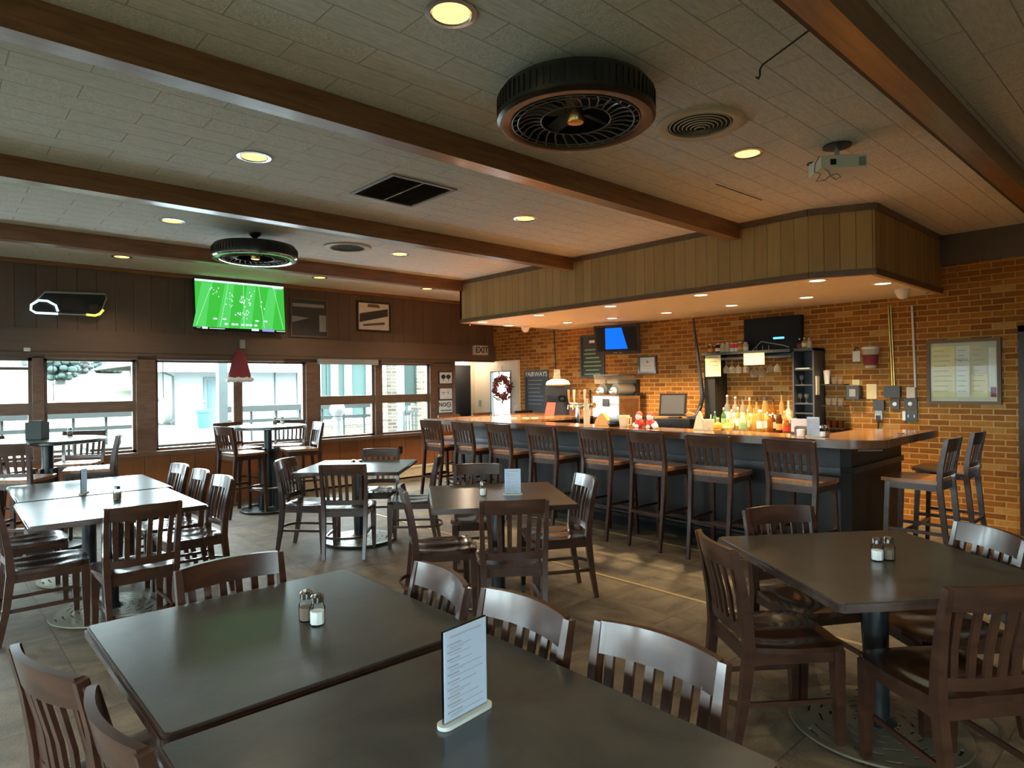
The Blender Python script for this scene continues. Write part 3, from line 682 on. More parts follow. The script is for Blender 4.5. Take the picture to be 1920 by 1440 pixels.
# ------------------------------------------------------------------ dining furniture
def arc_pts(w, y0, z, sag, n=7): return [(w * (i / (n - 1) * 2 - 1), y0 - sag * (1 - (i / (n - 1) * 2 - 1) ** 2), z) for i in range(n)]
def make_chair():
    t = thing('dining_chair', '', 'chair')
    # saddle seat
    b = MB(); nx, ny = 13, 13; hw, y0, y1 = .222, -.205, .225; grid = []
    for layer in (0, 1):
        g = []
        for j in range(ny):
            row = []
            for i in range(nx):
                u = i / (nx - 1) * 2 - 1; v = j / (ny - 1)
                w = hw * (.86 + .14 * min(1, v * 2.2)) * (1 - .10 * max(0, v - .82) / .18 * u * u)
                y = y0 + (y1 - y0) * v - .02 * u * u * (1 if v > .9 else 0)
                z = .452
                if layer: z -= .016 * math.exp(-((abs(u) - .42) / .3) ** 2) * math.exp(-((v - .42) / .33) ** 2) + (.004 if v > .95 or abs(u) > .97 else 0)
                else: z = .425
                row.append(b.bm.verts.new((u * w, y, z)))
            g.append(row)
        grid.append(g)
    for j in range(ny - 1):
        for i in range(nx - 1):
            b._f([grid[1][j][i], grid[1][j][i + 1], grid[1][j + 1][i + 1], grid[1][j + 1][i]])
            b._f([grid[0][j][i], grid[0][j + 1][i], grid[0][j + 1][i + 1], grid[0][j][i + 1]])
    for j in range(ny - 1):
        for i, s in ((0, 1), (nx - 1, -1)):
            q = [grid[0][j][i], grid[1][j][i], grid[1][j + 1][i], grid[0][j + 1][i]]; b._f(q)
    for i in range(nx - 1):
        for j in (0, ny - 1): b._f([grid[0][j][i], grid[0][j][i + 1], grid[1][j][i + 1], grid[1][j][i]])
    b.build('seat', 'seat_wood', t, smooth=True)
    for s in (-1, 1):
        b = MB().sweep([(s * .183, .185, .425), (s * .183, .185, .33), (s * .187, .19, 0)], .044, .044, up=(0, 1, 0), ws=[.046, .046, .03], ts=[.046, .046, .03])
        b.build('leg', 'chair_wood', t, bev=.004)
        pts = [(s * .178, -.262, 0), (s * .183, -.222, .22), (s * .188, -.198, .43), (s * .193, -.207, .56), (s * .197, -.232, .72), (s * .199, -.262, .85)]
        MB().sweep(pts, .03, .034, up=(0, 1, 0), ws=[.028, .032, .036, .032, .028, .024], ts=[.03, .04, .046, .04, .034, .03]).build('leg', 'chair_wood', t, bev=.004)
    # crest rail, bowed backwards
    b = MB(); n = 11
    for i in range(n):
        pass
    front = []
    for z, y in ((.768, -.242), (.855, -.262)):
        for off in (0.011, -.011):
            front.append([(-.19 + .38 * i / (n - 1), y + off - .034 * (1 - (i / (n - 1) * 2 - 1) ** 2), z + (.004 * (1 - (i / (n - 1) * 2 - 1) ** 2) if z > .8 else 0)) for i in range(n)])
    V = [[b.bm.verts.new(p) for p in r] for r in front]
    for i in range(n - 1):
        b._f([V[0][i], V[0][i + 1], V[2][i + 1], V[2][i]]); b._f([V[1][i + 1], V[1][i], V[3][i], V[3][i + 1]])
        b._f([V[2][i], V[2][i + 1], V[3][i + 1], V[3][i]]); b._f([V[0][i + 1], V[0][i], V[1][i], V[1][i + 1]])
    for i in (0, n - 1): b._f([V[0][i], V[2][i], V[3][i], V[1][i]])
    b.build('crest_rail', 'chair_wood', t, bev=.003)
    b = MB()
    for k in range(6):
        u = -.155 + .31 * k / 5; sg = .034 * (1 - (u / .19) ** 2)
        b.sweep([(u * .92, -.203 - sg * .6, .515), (u * .96, -.213 - sg * .85, .64), (u, -.242 - sg, .775)], .028, .012, up=(0, 1, 0))
    b.build('back_slats', 'chair_wood', t)
    MB().sweep([(x, y, z) for x, y, z in arc_pts(.186, -.202, .505, .02, 9)], .018, .045).build('lower_rail', 'chair_wood', t, bev=.003)
    b = MB().box(-.17, .17, .175, .195, .375, .425).box(-.17, .17, -.205, -.187, .375, .425).box(-.195, -.177, -.19, .18, .375, .425).box(.177, .195, -.19, .18, .375, .425)
    b.build('apron', 'chair_wood', t)
    # U shaped bentwood hoop that closes behind the rear legs
    pts = [(-.165, .18, .2), (-.17, 0, .2), (-.168, -.16, .2)] + [(.168 * math.cos(a), -.2 + .1 * math.sin(a), .2) for a in [PI + PI * k / 10 for k in range(1, 10)]] + [(.168, -.16, .2), (.17, 0, .2), (.165, .18, .2)]
    MB().sweep(pts, .013, .022).build('stretcher', 'chair_wood', t, bev=.002)
    return t
def make_stool():
    t = thing('bar_stool', '', 'bar stool')
    b = MB(); n = 9
    P = []
    for z in (.735, .765):
        P.append([(-.205, -.19, z), (.205, -.19, z), (.215, .1, z), (.19, .205, z), (0, .215, z), (-.19, .205, z), (-.215, .1, z)])
    a = [b.bm.verts.new(p) for p in P[0]]; c = [b.bm.verts.new(p) for p in P[1]]
    b._f(a[::-1]); b._f(c)
    for i in range(7): b._f([a[i], a[(i + 1) % 7], c[(i + 1) % 7], c[i]])
    b.build('seat', 'stool_seat_lit', t, bev=.008, seg=3)
    for s in (-1, 1):
        MB().sweep([(s * .165, .16, .735), (s * .185, .19, 0)], .034, .034, up=(0, 1, 0), ws=[.038, .03], ts=[.038, .03]).build('leg', 'chair_wood', t, bev=.003)
        pts = [(s * .178, -.285, 0), (s * .180, -.235, .35), (s * .186, -.200, .74), (s * .192, -.215, .88), (s * .198, -.255, 1.085)]
        MB().sweep(pts, .03, .034, up=(0, 1, 0), ws=[.028, .032, .034, .03, .024], ts=[.03, .036, .042, .036, .03]).build('leg', 'chair_wood', t, bev=.004)
    b = MB(); n = 9; V = []
    for z, y in ((.985, -.232), (1.09, -.256)):
        for off in (.011, -.011): V.append([b.bm.verts.new((-.19 + .38 * i / (n - 1), y + off - .026 * (1 - (i / (n - 1) * 2 - 1) ** 2), z)) for i in range(n)])
    for i in range(n - 1):
        b._f([V[0][i], V[0][i + 1], V[2][i + 1], V[2][i]]); b._f([V[1][i + 1], V[1][i], V[3][i], V[3][i + 1]])
        b._f([V[2][i], V[2][i + 1], V[3][i + 1], V[3][i]]); b._f([V[0][i + 1], V[0][i], V[1][i], V[1][i + 1]])
    for i in (0, n - 1): b._f([V[0][i], V[2][i], V[3][i], V[1][i]])
    b.build('crest_rail', 'chair_wood', t, bev=.003)
    b = MB()
    for k in range(6):
        u = -.15 + .3 * k / 5; sg = .026 * (1 - (u / .19) ** 2)
        b.sweep([(u * .95, -.206 - sg * .6, .82), (u, -.233 - sg, .99)], .024, .011, up=(0, 1, 0))
    b.build('back_slats', 'chair_wood', t)
    MB().sweep(arc_pts(.183, -.205, .808, .015, 7), .018, .035).build('lower_rail', 'chair_wood', t, bev=.003)
    MB().box(-.155, .155, .15, .168, .68, .735).box(-.17, .17, -.2, -.184, .68, .735).box(-.18, -.164, -.19, .15, .68, .735).box(.164, .18, -.19, .15, .68, .735).build('apron', 'chair_wood', t)
    MB().box(-.17, .17, .165, .185, .24, .27).build('footrest', 'chair_wood', t, bev=.003)
    MB().box(-.17, .17, -.255, -.24, .32, .345).box(-.186, -.172, -.24, .17, .34, .365).box(.172, .186, -.24, .17, .34, .365).build('stretcher', 'chair_wood', t)
    return t
PROTO_C = make_chair(); PROTO_S = make_stool(); _used = {}
def place(proto, mx, my, deg, label, group, back=.262, dist=None):
    """back-top middle at (mx, my), facing deg"""
    if proto not in _used: o = proto; _used[proto] = 1
    else: o = copy_tree(proto)
    a = math.radians(deg)
    o.location = (mx + math.cos(a) * back, my + math.sin(a) * back, 0); o.rotation_euler = (0, 0, a - PI / 2)
    o['label'] = label; o['group'] = group; return o
CH = [
 (.92, 2.70, -90, 'dark wood chair at the far side of the near table, back facing the salt shakers'),
 (1.42, 1.95, 170, 'dark slat-back chair right of the near tables, farthest of three'),
 (1.42, 1.50, 178, 'dark slat-back chair, middle one of three right of the near tables'),
 (1.47, 1.03, 180, 'dark slat-back chair, closest of three right of the near tables'),
 (.23, 2.05, 14, 'chair at the left edge of the near table, farther of two seen from above'),
 (.30, 1.60, 3, 'chair at the left edge of the near table, closer of two, lit orange')]
for c in CH: place(PROTO_C, *c, 'chairs around the two joined near tables')
for c in [
 (2.58, 1.5, -38, 'brown slat-back chair at the left side of the right-hand square table'),
 (3.47, 1.63, -121, 'brown chair behind the right-hand square table, below the rightmost bar stools'),
 (3.60, .70, 140, 'brown chair at the right frame edge behind the right-hand square table'),
 (2.68, .49, 54, 'large brown slat-back chair in front of the right-hand square table')]: place(PROTO_C, *c, 'chairs around the right-hand table')
for c in [
 (2.44, 3.77, -30, 'dark chair pulled out left of the middle table with the menu stand'),
 (3.59, 4.37, -130, 'grey-brown chair behind the middle table with the menu stand'),
 (3.68, 3.20, 152, 'chair right of the middle table with cool light shining on its back'),
 (2.63, 2.86, 53, 'brown slat-back chair in front of the middle table, seen squarely from behind')]: place(PROTO_C, *c, 'chairs around the middle table')
for c in [
 (2.60, 6.10, -50, 'dark chair left of the far square table, amber gleam on its back rail'),
 (2.77, 5.27, 49, 'black-looking chair in front of the far square table, seen from behind'),
 (3.74, 5.17, 140, 'dark chair right of the far square table, seen edge on'),
 (3.76, 6.27, -131, 'dark chair behind the far square table, below the wall outlet')]: place(PROTO_C, *c, 'chairs around the far square table')
for c in [
 (.99, 4.38, 90, 'dark chair at the near end of the long left table, seen from behind'),
 (1.75, 5.28, 180, 'dark chair right of the long left table, closest of three in the row'),
 (1.75, 5.82, 178, 'dark chair right of the long left table, middle of three in the row'),
 (1.75, 6.42, 182, 'dark chair right of the long left table, farthest of three in the row'),
 (.33, 5.15, 0, 'chair left of the long left table, nearer seat glinting with window light'),
 (.33, 5.98, 0, 'chair left of the long left table, farther seat glinting with window light')]: place(PROTO_C, *c, 'chairs around the long left table')
sl = ['leftmost of the row', 'second from the left', 'third from the left', 'fourth from the left', 'fifth from the left', 'sixth from the left', 'seventh from the left', 'rightmost of the row']
for i, y in enumerate((7.03, 6.36, 5.68, 4.97, 4.22, 3.6, 2.95, 2.25)):
    place(PROTO_S, 4.97, y, 0 + (3 if i % 3 == 0 else -2), 'dark slat-back bar stool along the bar front, ' + sl[i], 'bar stools along the bar front', .255)
for i, (px, lb) in enumerate(((841, 'left of the dark doorway'), (903, 'below the cream panel wall'), (980, 'below the small chalkboard'))):
    place(PROTO_S, XY(px, 8.15), 8.15, -90, 'orange-lit stool behind the far bar wing, ' + lb, 'stools behind the far bar wing', .255)
place(PROTO_S, 5.93, 1.38, 90, 'bar stool at the right end of the bar, nearer one of two with orange-lit seat', 'stools at the right end of the bar', .255)
place(PROTO_S, 6.72, 1.38, 90, 'stool at the right end of the bar, farther of two, beside the bricks', 'stools at the right end of the bar', .255)
for (x, y, d, lb) in ((2.66, 8.02, 10, 'tall chair left of the round high table by the windows'), (3.86, 7.98, 170, 'tall chair right of the round high table by the windows'),
    (3.02, 8.95, -70, 'tall chair behind the round high table, left one beside the window mullion'), (3.85, 8.85, -125, 'tall chair behind the round high table, right one against the window pier')):
    place(PROTO_S, x, y, d, lb, 'tall chairs at the right round high table', .255)
for (x, y, d, lb) in ((1.50, 7.63, 165, 'tall chair right of the leftmost high table, its back leaning in silhouette'), (1.36, 8.62, -115, 'tall chair behind the leftmost high table, only its rail showing'), (.45, 8.3, -55, 'tall chair at the left frame edge behind the leftmost high table'), (.52, 7.12, 55, 'tall chair at the left frame edge in front of the leftmost high table')):
    place(PROTO_S, x, y, d, lb, 'tall chairs at the leftmost high table', .255)

def rect_corner(hx, hy, c): return [(-hx + c, -hy), (hx - c, -hy), (hx, -hy + c), (hx, hy - c), (hx - c, hy), (-hx + c, hy), (-hx, hy - c), (-hx, -hy + c)]
def base_disc(parent, R=.36):
    b = MB(); n = 96; radii = [.055, .085, .094, .135, .143, .18, .188, .225, .233, .27, .28, .31, .325, R]
    hgt = lambda r: .012 + .022 * max(0, 1 - (r / R)) + (.004 if r > .34 else 0)
    ring = {}
    for ri, r in enumerate(radii):
        for k in range(n): ring[ri, k] = b.bm.verts.new((r * math.cos(2 * PI * k / n), r * math.sin(2 * PI * k / n), hgt(r)))
    for ri in range(len(radii) - 1):
        for k in range(n):
            hole = (ri == 1 and k % 6 < 3) or (ri == 3 and k % 8 < 4) or (ri == 5 and (k + 3) % 8 < 4) or (ri == 7 and k % 8 < 5) or (ri == 9 and (k + 2) % 12 < 6) or (ri == 11 and k % 16 < 3)
            if not hole: b._f([ring[ri, k], ring[ri, (k + 1) % n], ring[ri + 1, (k + 1) % n], ring[ri + 1, k]])
    o = b.build('base', 'cast_iron', parent)
    md = o.modifiers.new('thick', 'SOLIDIFY'); md.thickness = .009; md.offset = -1
    return o
def square_table(cx, cy, rz, hx, hy, label, group, H=.75):
    t = thing('square_dining_table', label, 'table', (cx, cy, 0), rz, group)
    b = MB().prism(rect_corner(hx - .012, hy - .012, .012), H - .004, H)
    b.build('tabletop', MT('table'), t)
    b = MB(); b.prism(rect_corner(hx - .006, hy - .006, .014), H - .012, H - .003); b.prism(rect_corner(hx, hy, .018), H - .032, H - .012)
    b.build('edge_band', 'table_edge', t, bev=.003)
    MB().tube([(0, 0, .03), (0, 0, H - .04)], .052, 24).build('column', 'black_iron', t, smooth=True)
    b = MB(); b.lathe([(.09, .03), (.055, .06), (.052, .065)], 24)
    for a in (0, PI / 2): b.cbox((0, 0, H - .042), (.55, .05, .02), a)
    b.build('mounting_plate', 'black_iron', t)
    base_disc(t); return t
square_table(.885, 2.12, math.radians(0), .485, .482, 'large dark square table with salt and pepper, farther of the front joined pair', 'dark square dining tables')
square_table(.855, 1.115, math.radians(-1), .485, .495, 'large dark square table with the white menu card, closer of the front joined pair', 'dark square dining tables')
square_table(3.12, 1.03, math.radians(-36.5), .505, .525, 'dark square table on the right with two shakers reflecting in its top', 'dark square dining tables')
square_table(3.095, 3.55, math.radians(-34), .49, .51, 'olive-toned square table in the middle with one shaker and a menu stand', 'dark square dining tables')
square_table(3.25, 5.85, math.radians(-44), .51, .51, 'far square table with pale shining top near the orange panelling', 'dark square dining tables')
square_table(.965, 5.23, math.radians(-1), .5, .535, 'window-lit square table on the left, closer half of the long pair', 'dark square dining tables')
square_table(1.02, 6.32, math.radians(-1), .51, .53, 'window-lit square table on the left, farther half of the long pair', 'dark square dining tables')
def high_table(cx, cy, R, label):
    t = thing('round_high_table', label, 'high table', (cx, cy, 0))
    MB().lathe([(.001, 1.03), (R - .03, 1.03), (R, 1.04), (R, 1.06), (R - .008, 1.07), (.001, 1.07)], 48, caps=False).build('tabletop', MT('table'), t, smooth=True)
    b = MB()
    b.tube([(0, 0, .05), (0, 0, 1.03)], .05, 20)
    b.build('column', 'black_iron', t, smooth=True)
    for k in range(4):
        a = PI / 2 * k + .5; c, s = math.cos(a), math.sin(a)
        MB().sweep([(.06 * c, .06 * s, .78), (.075 * c, .075 * s, .55), (.10 * c, .10 * s, .3), (.13 * c, .13 * s, .02)], .03, .05, up=(c, s, 0)).build('leg', 'black_iron', t, bev=.003)
    MB().tube([(.33 * math.cos(2 * PI * i / 40), .33 * math.sin(2 * PI * i / 40), .02) for i in range(40)], .014, 8, closed=True).lathe([(.32, 0), (.32, .012), (.06, .03)], 40).build('base', 'black_iron', t, smooth=True)
    MB().tube([(.2 * math.cos(2 * PI * i / 40), .2 * math.sin(2 * PI * i / 40), .3) for i in range(40)], .011, 8, closed=True).build('foot_ring', 'steel', t, smooth=True)
high_table(3.24, 8.12, .47, 'round high table by the windows, under the red hat')
high_table(.92, 7.8, .5, 'leftmost round high table, glaring white in the window light')

# ------------------------------------------------------------------ table-top items
def shaker(x, y, z, fill, label, grp='salt and pepper shakers', s=1.15):
    t = thing('salt_shaker' if fill == 'salt' else 'pepper_shaker', label, 'shaker', (x, y, z), random.uniform(0, 1), grp)
    j_ = MB().lathe([(.021 * s, 0), (.0225 * s, .004), (.0225 * s, .05 * s), (.017 * s, .062 * s), (.0165 * s, .07 * s)], 8).build('jar', 'pane', t, bev=.0012)
    MB().lathe([(.0205 * s, .004), (.0205 * s, .04 * s)], 8).build('contents', fill, j_)
    MB().lathe([(.0185 * s, .066 * s), (.019 * s, .082 * s), (.014 * s, .088 * s), (.001, .089 * s)], 20, caps=False).build('lid', 'chrome', t, smooth=True)
shaker(.978, 2.05, .751, 'salt', 'glass shaker with white salt on the near table, right of the pair')
shaker(.968, 2.112, .751, 'pepper', 'glass shaker with pepper on the near table, left behind the salt')
shaker(3.11, 1.015, .751, 'salt', 'glass shaker with white salt on the right-hand table, left of the pair')
shaker(3.158, .985, .751, 'pepper', 'glass shaker on the right-hand table, right of the pair')
shaker(2.984, 3.576, .751, 'salt', 'glass shaker on the middle table left of the menu stand')
shaker(3.03, 5.55, .751, 'salt', 'glass shaker on the far square table, left of the pair')
shaker(3.075, 5.50, .751, 'pepper', 'glass shaker on the far square table, right of the pair')
shaker(1.045, 5.40, .751, 'pepper', 'dark shaker on the long left table, nearer of the pair')
shaker(1.06, 5.46, .751, 'salt', 'shaker on the long left table, farther of the pair')
shaker(3.42, 8.1, 1.071, 'salt', 'shaker on the round high table by the windows, right of the pair')
shaker(3.34, 8.14, 1.071, 'pepper', 'dark shaker on the round high table by the windows, left of the pair')
shaker(1.12, 7.9, 1.071, 'pepper', 'dark shaker on the leftmost high table', s=1.1)
def menu(x, y, z, deg, label, w=.125, h=.215, mat='paper_blue_lit'):
    t = thing('menu_stand', label, 'menu stand', (x, y, z), math.radians(deg), 'acrylic menu stands')
    p = [(-w / 2 - .008 + .018 * 0, -.022)]
    base = []
    for cx, s in ((w / 2 - .008, 0), (-w / 2 + .008, 1)):
        for k in range(9):
            a = -PI / 2 + PI * k / 8 + PI * s; base.append((cx + .02 * math.cos(a), .02 * math.sin(a)))
    MB().prism(base, 0, .009).build('base', 'frost_white', t, bev=.001)
    MB().box(-w / 2, w / 2, -.0025, .0025, .008, h).build('sleeve', 'acrylic', t)
    cd_ = MB().box(-w / 2 + .002, w / 2 - .002, -.0045, -.003, .012, h - .002).build('card', mat, t)
    b = MB(); zz = h - .02; b.box(-w * .36, w * .36, -.0052, -.0047, zz, zz + .004)
    for k in range(10):
        zz -= .0175; L1 = random.uniform(.22, .34) * w
        b.box(-w * .42, -w * .42 + L1, -.0052, -.0047, zz, zz + .0035)
    b.build('heading', 'ink_soft', cd_)
    b = MB(); zz = h - .026
    for k in range(10):
        zz -= .0175; b.box(-w * .36, w * random.uniform(.1, .42), -.0052, -.0047, zz, zz + .0016)
        if k % 3 == 0: b.box(-w * .36, w * random.uniform(-.1, .0), -.0052, -.0047, zz - .004, zz - .0028)
    b.build('lettering', 'ink_soft', cd_)
menu(.96, 1.228, .751, 6, 'white menu card in clear stand on the nearest table', .145, .225)
menu(3.15, 3.44, .751, -40, 'white menu card in clear stand on the middle table', .12, .19)
menu(.92, 5.9, .751, 62, 'menu stand seen edge on, on the long left table', .11, .19)
# grey caddy on the leftmost high table
t = thing('napkin_caddy', 'grey napkin and menu holder on the leftmost high table', 'caddy', (.84, 7.8, 1.071), math.radians(-40))
MB().box(-.075, .075, -.06, -.052, 0, .17).box(-.075, .075, .052, .06, 0, .17).box(-.075, -.067, -.052, .052, 0, .17).box(.067, .075, -.052, .052, 0, .17).box(-.075, .075, -.06, .06, 0, .008).build('holder', 'rail_grey', t)
MB().box(-.06, .06, -.03, .03, .009, .185).build('napkins', 'rail_grey', t)

# ------------------------------------------------------------------ window wall objects
def at_wall(px0, px1, py0, py1, Y):
    return XY(px0, Y), XY(px1, Y), ZY((px0 + px1) / 2, py1, Y), ZY((px0 + px1) / 2, py0, Y)
# television with a football game
tv = thing('television', 'wide television showing a football field, high on the window wall', 'television', (3.29, YW - .1, 2.675), 0, rot=(math.radians(-4), 0, 0))
hw, hh = .615, .345
MB().box(-hw, hw, 0, .05, -hh, hh).build('casing', 'black_plastic', tv, bev=.004)
MB().box(-.1, .1, .05, .1, -.1, .1).build('wall_bracket', 'dark_grey', tv)
scr = MB().box(-hw + .012, hw - .012, -.004, 0, -.31, hh - .012).build('screen', 'tv_green', tv)
b = MB()
for k in range(4):
    x = -hw + .13 + .3 * k; b.vprism([(x - .16, -.31), (x, -.31), (x + .09, hh - .05), (x - .03, hh - .05)], -.0055, -.0045)
b.build('grass_stripes', 'tv_green2', scr)
b = MB()
for (xb, xt) in ((-.62 + .02, -.38), (-.30, -.17), (0.02, .03), (.30, .24), (.575, .45)):
    b.vprism([(xb - .004, -.29), (xb + .004, -.29), (xt + .003, hh - .04), (xt - .003, hh - .04)], -.0085, -.0075)
b.build('yard_lines', 'tv_line', scr)
b = MB(); b.box(-hw + .012, hw - .012, -.0085, -.0065, hh - .04, hh - .012); b.box(.44, .58, -.0095, -.0075, hh - .055, hh - .03)
b.build('sideline', 'tv_white', scr)
b = MB()
rr = random.Random(4)
for i in range(70):
    cx, cz = rr.choice(((.0, .1), (-.02, .05), (.1, .05), (-.14, .12), (-.17, .02), (-.06, -.12), (.27, .04), (.12, .2), (.05, -.12), (-.36, .16)))
    x = cx + rr.gauss(0, .03); z = cz + rr.gauss(0, .035); s = rr.uniform(.004, .009); b.box(x - s, x + s, -.0105, -.009, z - s * .9, z + s * 1.4)
b.build('players', 'tv_white', scr)
b = MB()
for x in (-.22, -.13, -.08, 0, .06, .11, .18): b.ball((x, -.009, -.255), .02, 8, 6, (1.2, .1, .8))
for x in (-.36, -.24, .2, .32): b.ball((x, -.009, -.19), .018, 8, 6, (1.6, .1, .7))
b.build('score_bug', 'tv_white', scr)
b = MB(); b.box(-hw + .012, hw - .012, -.007, -.0045, -.335, -.31); b.build('ticker_band', 'black_plastic', scr)
b = MB(); b.box(-.6, -.55, -.009, -.0075, -.325, -.32).box(-.53, -.46, -.009, -.0075, -.333, -.305).box(-.44, -.24, -.009, -.0075, -.328, -.32).box(.12, .22, -.009, -.0075, -.333, -.3).box(.47, .6, -.009, -.0075, -.328, -.32)
b.build('ticker_graphics', 'tv_white', scr); MB().box(.27, .44, -.009, -.0075, -.335, -.3).build('sponsor_patch', 'tv_purple', scr)
# neon sign
ns = thing('neon_sign', 'dark lit sign with white glowing left corner and yellow right corner, top left wall', 'neon sign', (1.31, YW - .06, 2.57))
pg = [(-.375, -.05), (-.24, .12), (.36, .145), (.375, .09), (.3, -.12), (-.3, -.13), (-.37, -.10)]
MB().vprism([(x, z) for x, z in pg], .0, .04).build('panel', 'black_plastic', ns)
MB().tube([(x, -.005, z) for x, z in pg], .011, 8, closed=True).build('frame', 'grey_plastic', ns, smooth=True)
MB().tube([(-.12, -.025, -.128), (-.33, -.025, -.13), (-.375, -.025, -.10), (-.37, -.025, -.04), (-.30, -.025, .015), (-.22, -.025, .015), (-.14, -.025, -.03), (-.12, -.025, -.1)], .013, 8).build('white_tube', 'neon_white', ns, smooth=True)
MB().tube([(.16, -.025, -.12), (.25, -.025, -.125), (.3, -.025, -.10), (.335, -.025, -.05)], .014, 8).build('yellow_tube', 'neon_yellow', ns, smooth=True)
MB().box(-.08, .12, -.006, 0, -.07, .06).ball((.24, -.004, -.02), .05, 10, 6, (1, .1, .9)).build('artwork', 'beam_dark', ns)
# pictures
def frame(name, x0, x1, z0, z1, wallY, mat_f, label, cat='picture', th=.02, bw=.025, wall='W', back='paper', grp=None):
    if wall == 'W': t = thing(name, label, cat, ((x0 + x1) / 2, wallY, (z0 + z1) / 2), 0, grp)
    else: t = thing(name, label, cat, (wallY, (x0 + x1) / 2, (z0 + z1) / 2), -PI / 2, grp)
    w, h = abs(x1 - x0) / 2, abs(z1 - z0) / 2
    MB().box(-w, w, -th, 0, -h, -h + bw).box(-w, w, -th, 0, h - bw, h).box(-w, -w + bw, -th, 0, -h + bw, h - bw).box(w - bw, w, -th, 0, -h + bw, h - bw).build('frame', mat_f, t, bev=.002)
    MB().box(-w + bw, w - bw, -th * .5, 0, -h + bw, h - bw).build('print', back, t)
    return t, w, h
t, w, h = frame('framed_picture', 5.12, 5.74, 2.43, 2.92, YW + .02, 'beam_dark', 'black framed sepia picture with a dark diagonal band, on the window wall', bw=.03)
MB().vprism([(-.26, -.1), (.26, .02), (.26, .14), (-.26, .04)], -.013, -.0105).build('dark_band', 'dark_grey', printed(t)); MB().vprism([(-.12, .15), (.12, .15), (.08, .2), (-.1, .2)], -.013, -.0105).vprism([(-.2, -.16), (.2, -.12), (.2, -.08), (-.2, -.13)], -.013, -.0105).build('figures', 'frame_wood', printed(t))
t, w, h = frame('grey_photograph', 4.03, 4.62, 2.30, 2.88, YW + .02, 'back_wall', 'faint unlit grey picture between the television and the framed picture', bw=.02, back='dark_grey')
MB().box(-.26, .24, -.013, -.0105, .16, .21).vprism([(-.27, .02), (-.27, -.08), (.0, .0)], -.013, -.0105).box(.16, .27, -.013, -.0105, -.2, .05).build('pale_shapes', 'grey_plastic', printed(t))
t, w, h = frame('tree_print', XY(822, YW), XY(848, YW), 1.57, 1.79, YW, 'beam_dark', 'small framed print of two green trees, topmost of three beside the doorway', bw=.012)
MB().ball((-.05, -.012, .02), .05, 12, 8, (1, .1, .8)).ball((.06, -.012, .02), .05, 12, 8, (1, .1, .8)).box(-.055, -.045, -.014, -.011, -.06, 0).box(.055, .065, -.014, -.011, -.06, 0).build('trees', 'leaf_blue', printed(t))
t, w, h = frame('framed_notice', XY(822, YW), XY(848, YW), 1.294, 1.507, YW, 'beam_dark', 'small framed notice on cream paper, middle of three beside the doorway', bw=.012)
MB().box(-.09, -.01, -.014, -.011, .01, .03).box(-.08, -.02, -.014, -.011, -.02, -.01).ball((.05, -.012, .02), .025, 10, 6, (.8, .1, 1)).box(-.05, .06, -.014, -.011, -.06, -.055).build('lettering', 'ink_soft', t)
t = thing('no_smoking_sign', 'cream sign reading NO beside a no smoking symbol, lowest of three beside the doorway', 'sign', (XY(835, YW), YW, 1.175))
MB().box(-.145, .145, -.01, 0, -.105, .105).build('board', 'paper', t)
text('lettering', 'NO', .1, (-.075, -.012, .03), TF, 'ink', t, bold=.002)
MB().tube([(.06 + .042 * math.cos(2 * PI * i / 24), -.012, .03 + .042 * math.sin(2 * PI * i / 24)) for i in range(24)], .006, 6, closed=True).sweep([(.032, -.012, .058), (.09, -.012, .002)], .008, .004, up=(0, 1, 0)).build('symbol', 'ink', t)
MB().box(-.12, .12, -.0125, -.0105, -.075, -.06).build('small_print', 'ink', t)
# exit sign
t = thing('exit_sign', 'cream EXIT sign on the wood header above the doorway', 'exit sign', (XY(903, YW - .08), YW - .03, ZY(903, 657, YW - .05)))
MB().box(-.16, .16, -.06, 0, -.085, .085).build('housing', 'exit_body', t, bev=.006)
text('lettering', 'EXIT', .15, (.01, -.062, 0), TF, 'ink', t, bold=.004)
# small boxes on header
t = thing('wall_sensor', 'small grey box on the header just below the football television', 'sensor', (3.31, YW - .03, 2.16)); MB().box(-.035, .035, -.03, 0, -.06, .06).build('case', 'grey_plastic', t, bev=.004)
t = thing('wall_clip', 'tiny white clip on the header above the leftmost window', 'clip', (.9, YW - .03, 2.02)); MB().box(-.03, .03, -.02, 0, -.02, .02).build('case', 'white_plastic', t, bev=.003)
# santa hat
sh = thing('santa_hat', 'dark red Santa hat with white brim hanging on the window mullion', 'hat', (3.25, YW - .1, ZY(447, 716, YW - .1)))
n = 20; b = MB(); b.lathe([(.155, .03), (.15, .1), (.125, .2), (.10, .3), (.075, .38), (.04, .43), (.012, .45)], n, sy=.4); b.build('cone', 'red_felt', sh, smooth=True)
MB().tube([(.16 * math.cos(2 * PI * i / 24), .065 * math.sin(2 * PI * i / 24), .03 + .008 * math.sin(i * 2.3)) for i in range(24)], .032, 8, closed=True).build('brim', 'white_fluff', sh, smooth=True)
# blinds rolled up with hanging wands
for i, (a, c, wx, lb) in enumerate(((1.06, 2.01, 1.14, 'raised blind over the second window from the left'), (2.23, 3.9, 2.3, 'raised blind over the wide window with the hat'), (4.42, 5.45, 4.55, 'grey raised blind box over the window right of the wide one'), (5.5, 6.54, 5.62, 'raised blind over the window nearest the doorway'))):
    t = thing('window_blind', lb, 'blind', ((a + c) / 2, YW - .03, 1.95), 0, 'raised window blinds'); h_ = (c - a) / 2
    MB().box(-h_, h_, -.05, -.0, -.03 if i != 2 else -.06, .022).build('headrail', 'header_board' if i not in (2,) else 'grey_plastic', t, bev=.003)
    w_ = wx - (a + c) / 2; MB().tube([(w_, -.03, -.03), (w_, -.03, -.52)], .004, 6).build('wand', 'dark_grey', t)

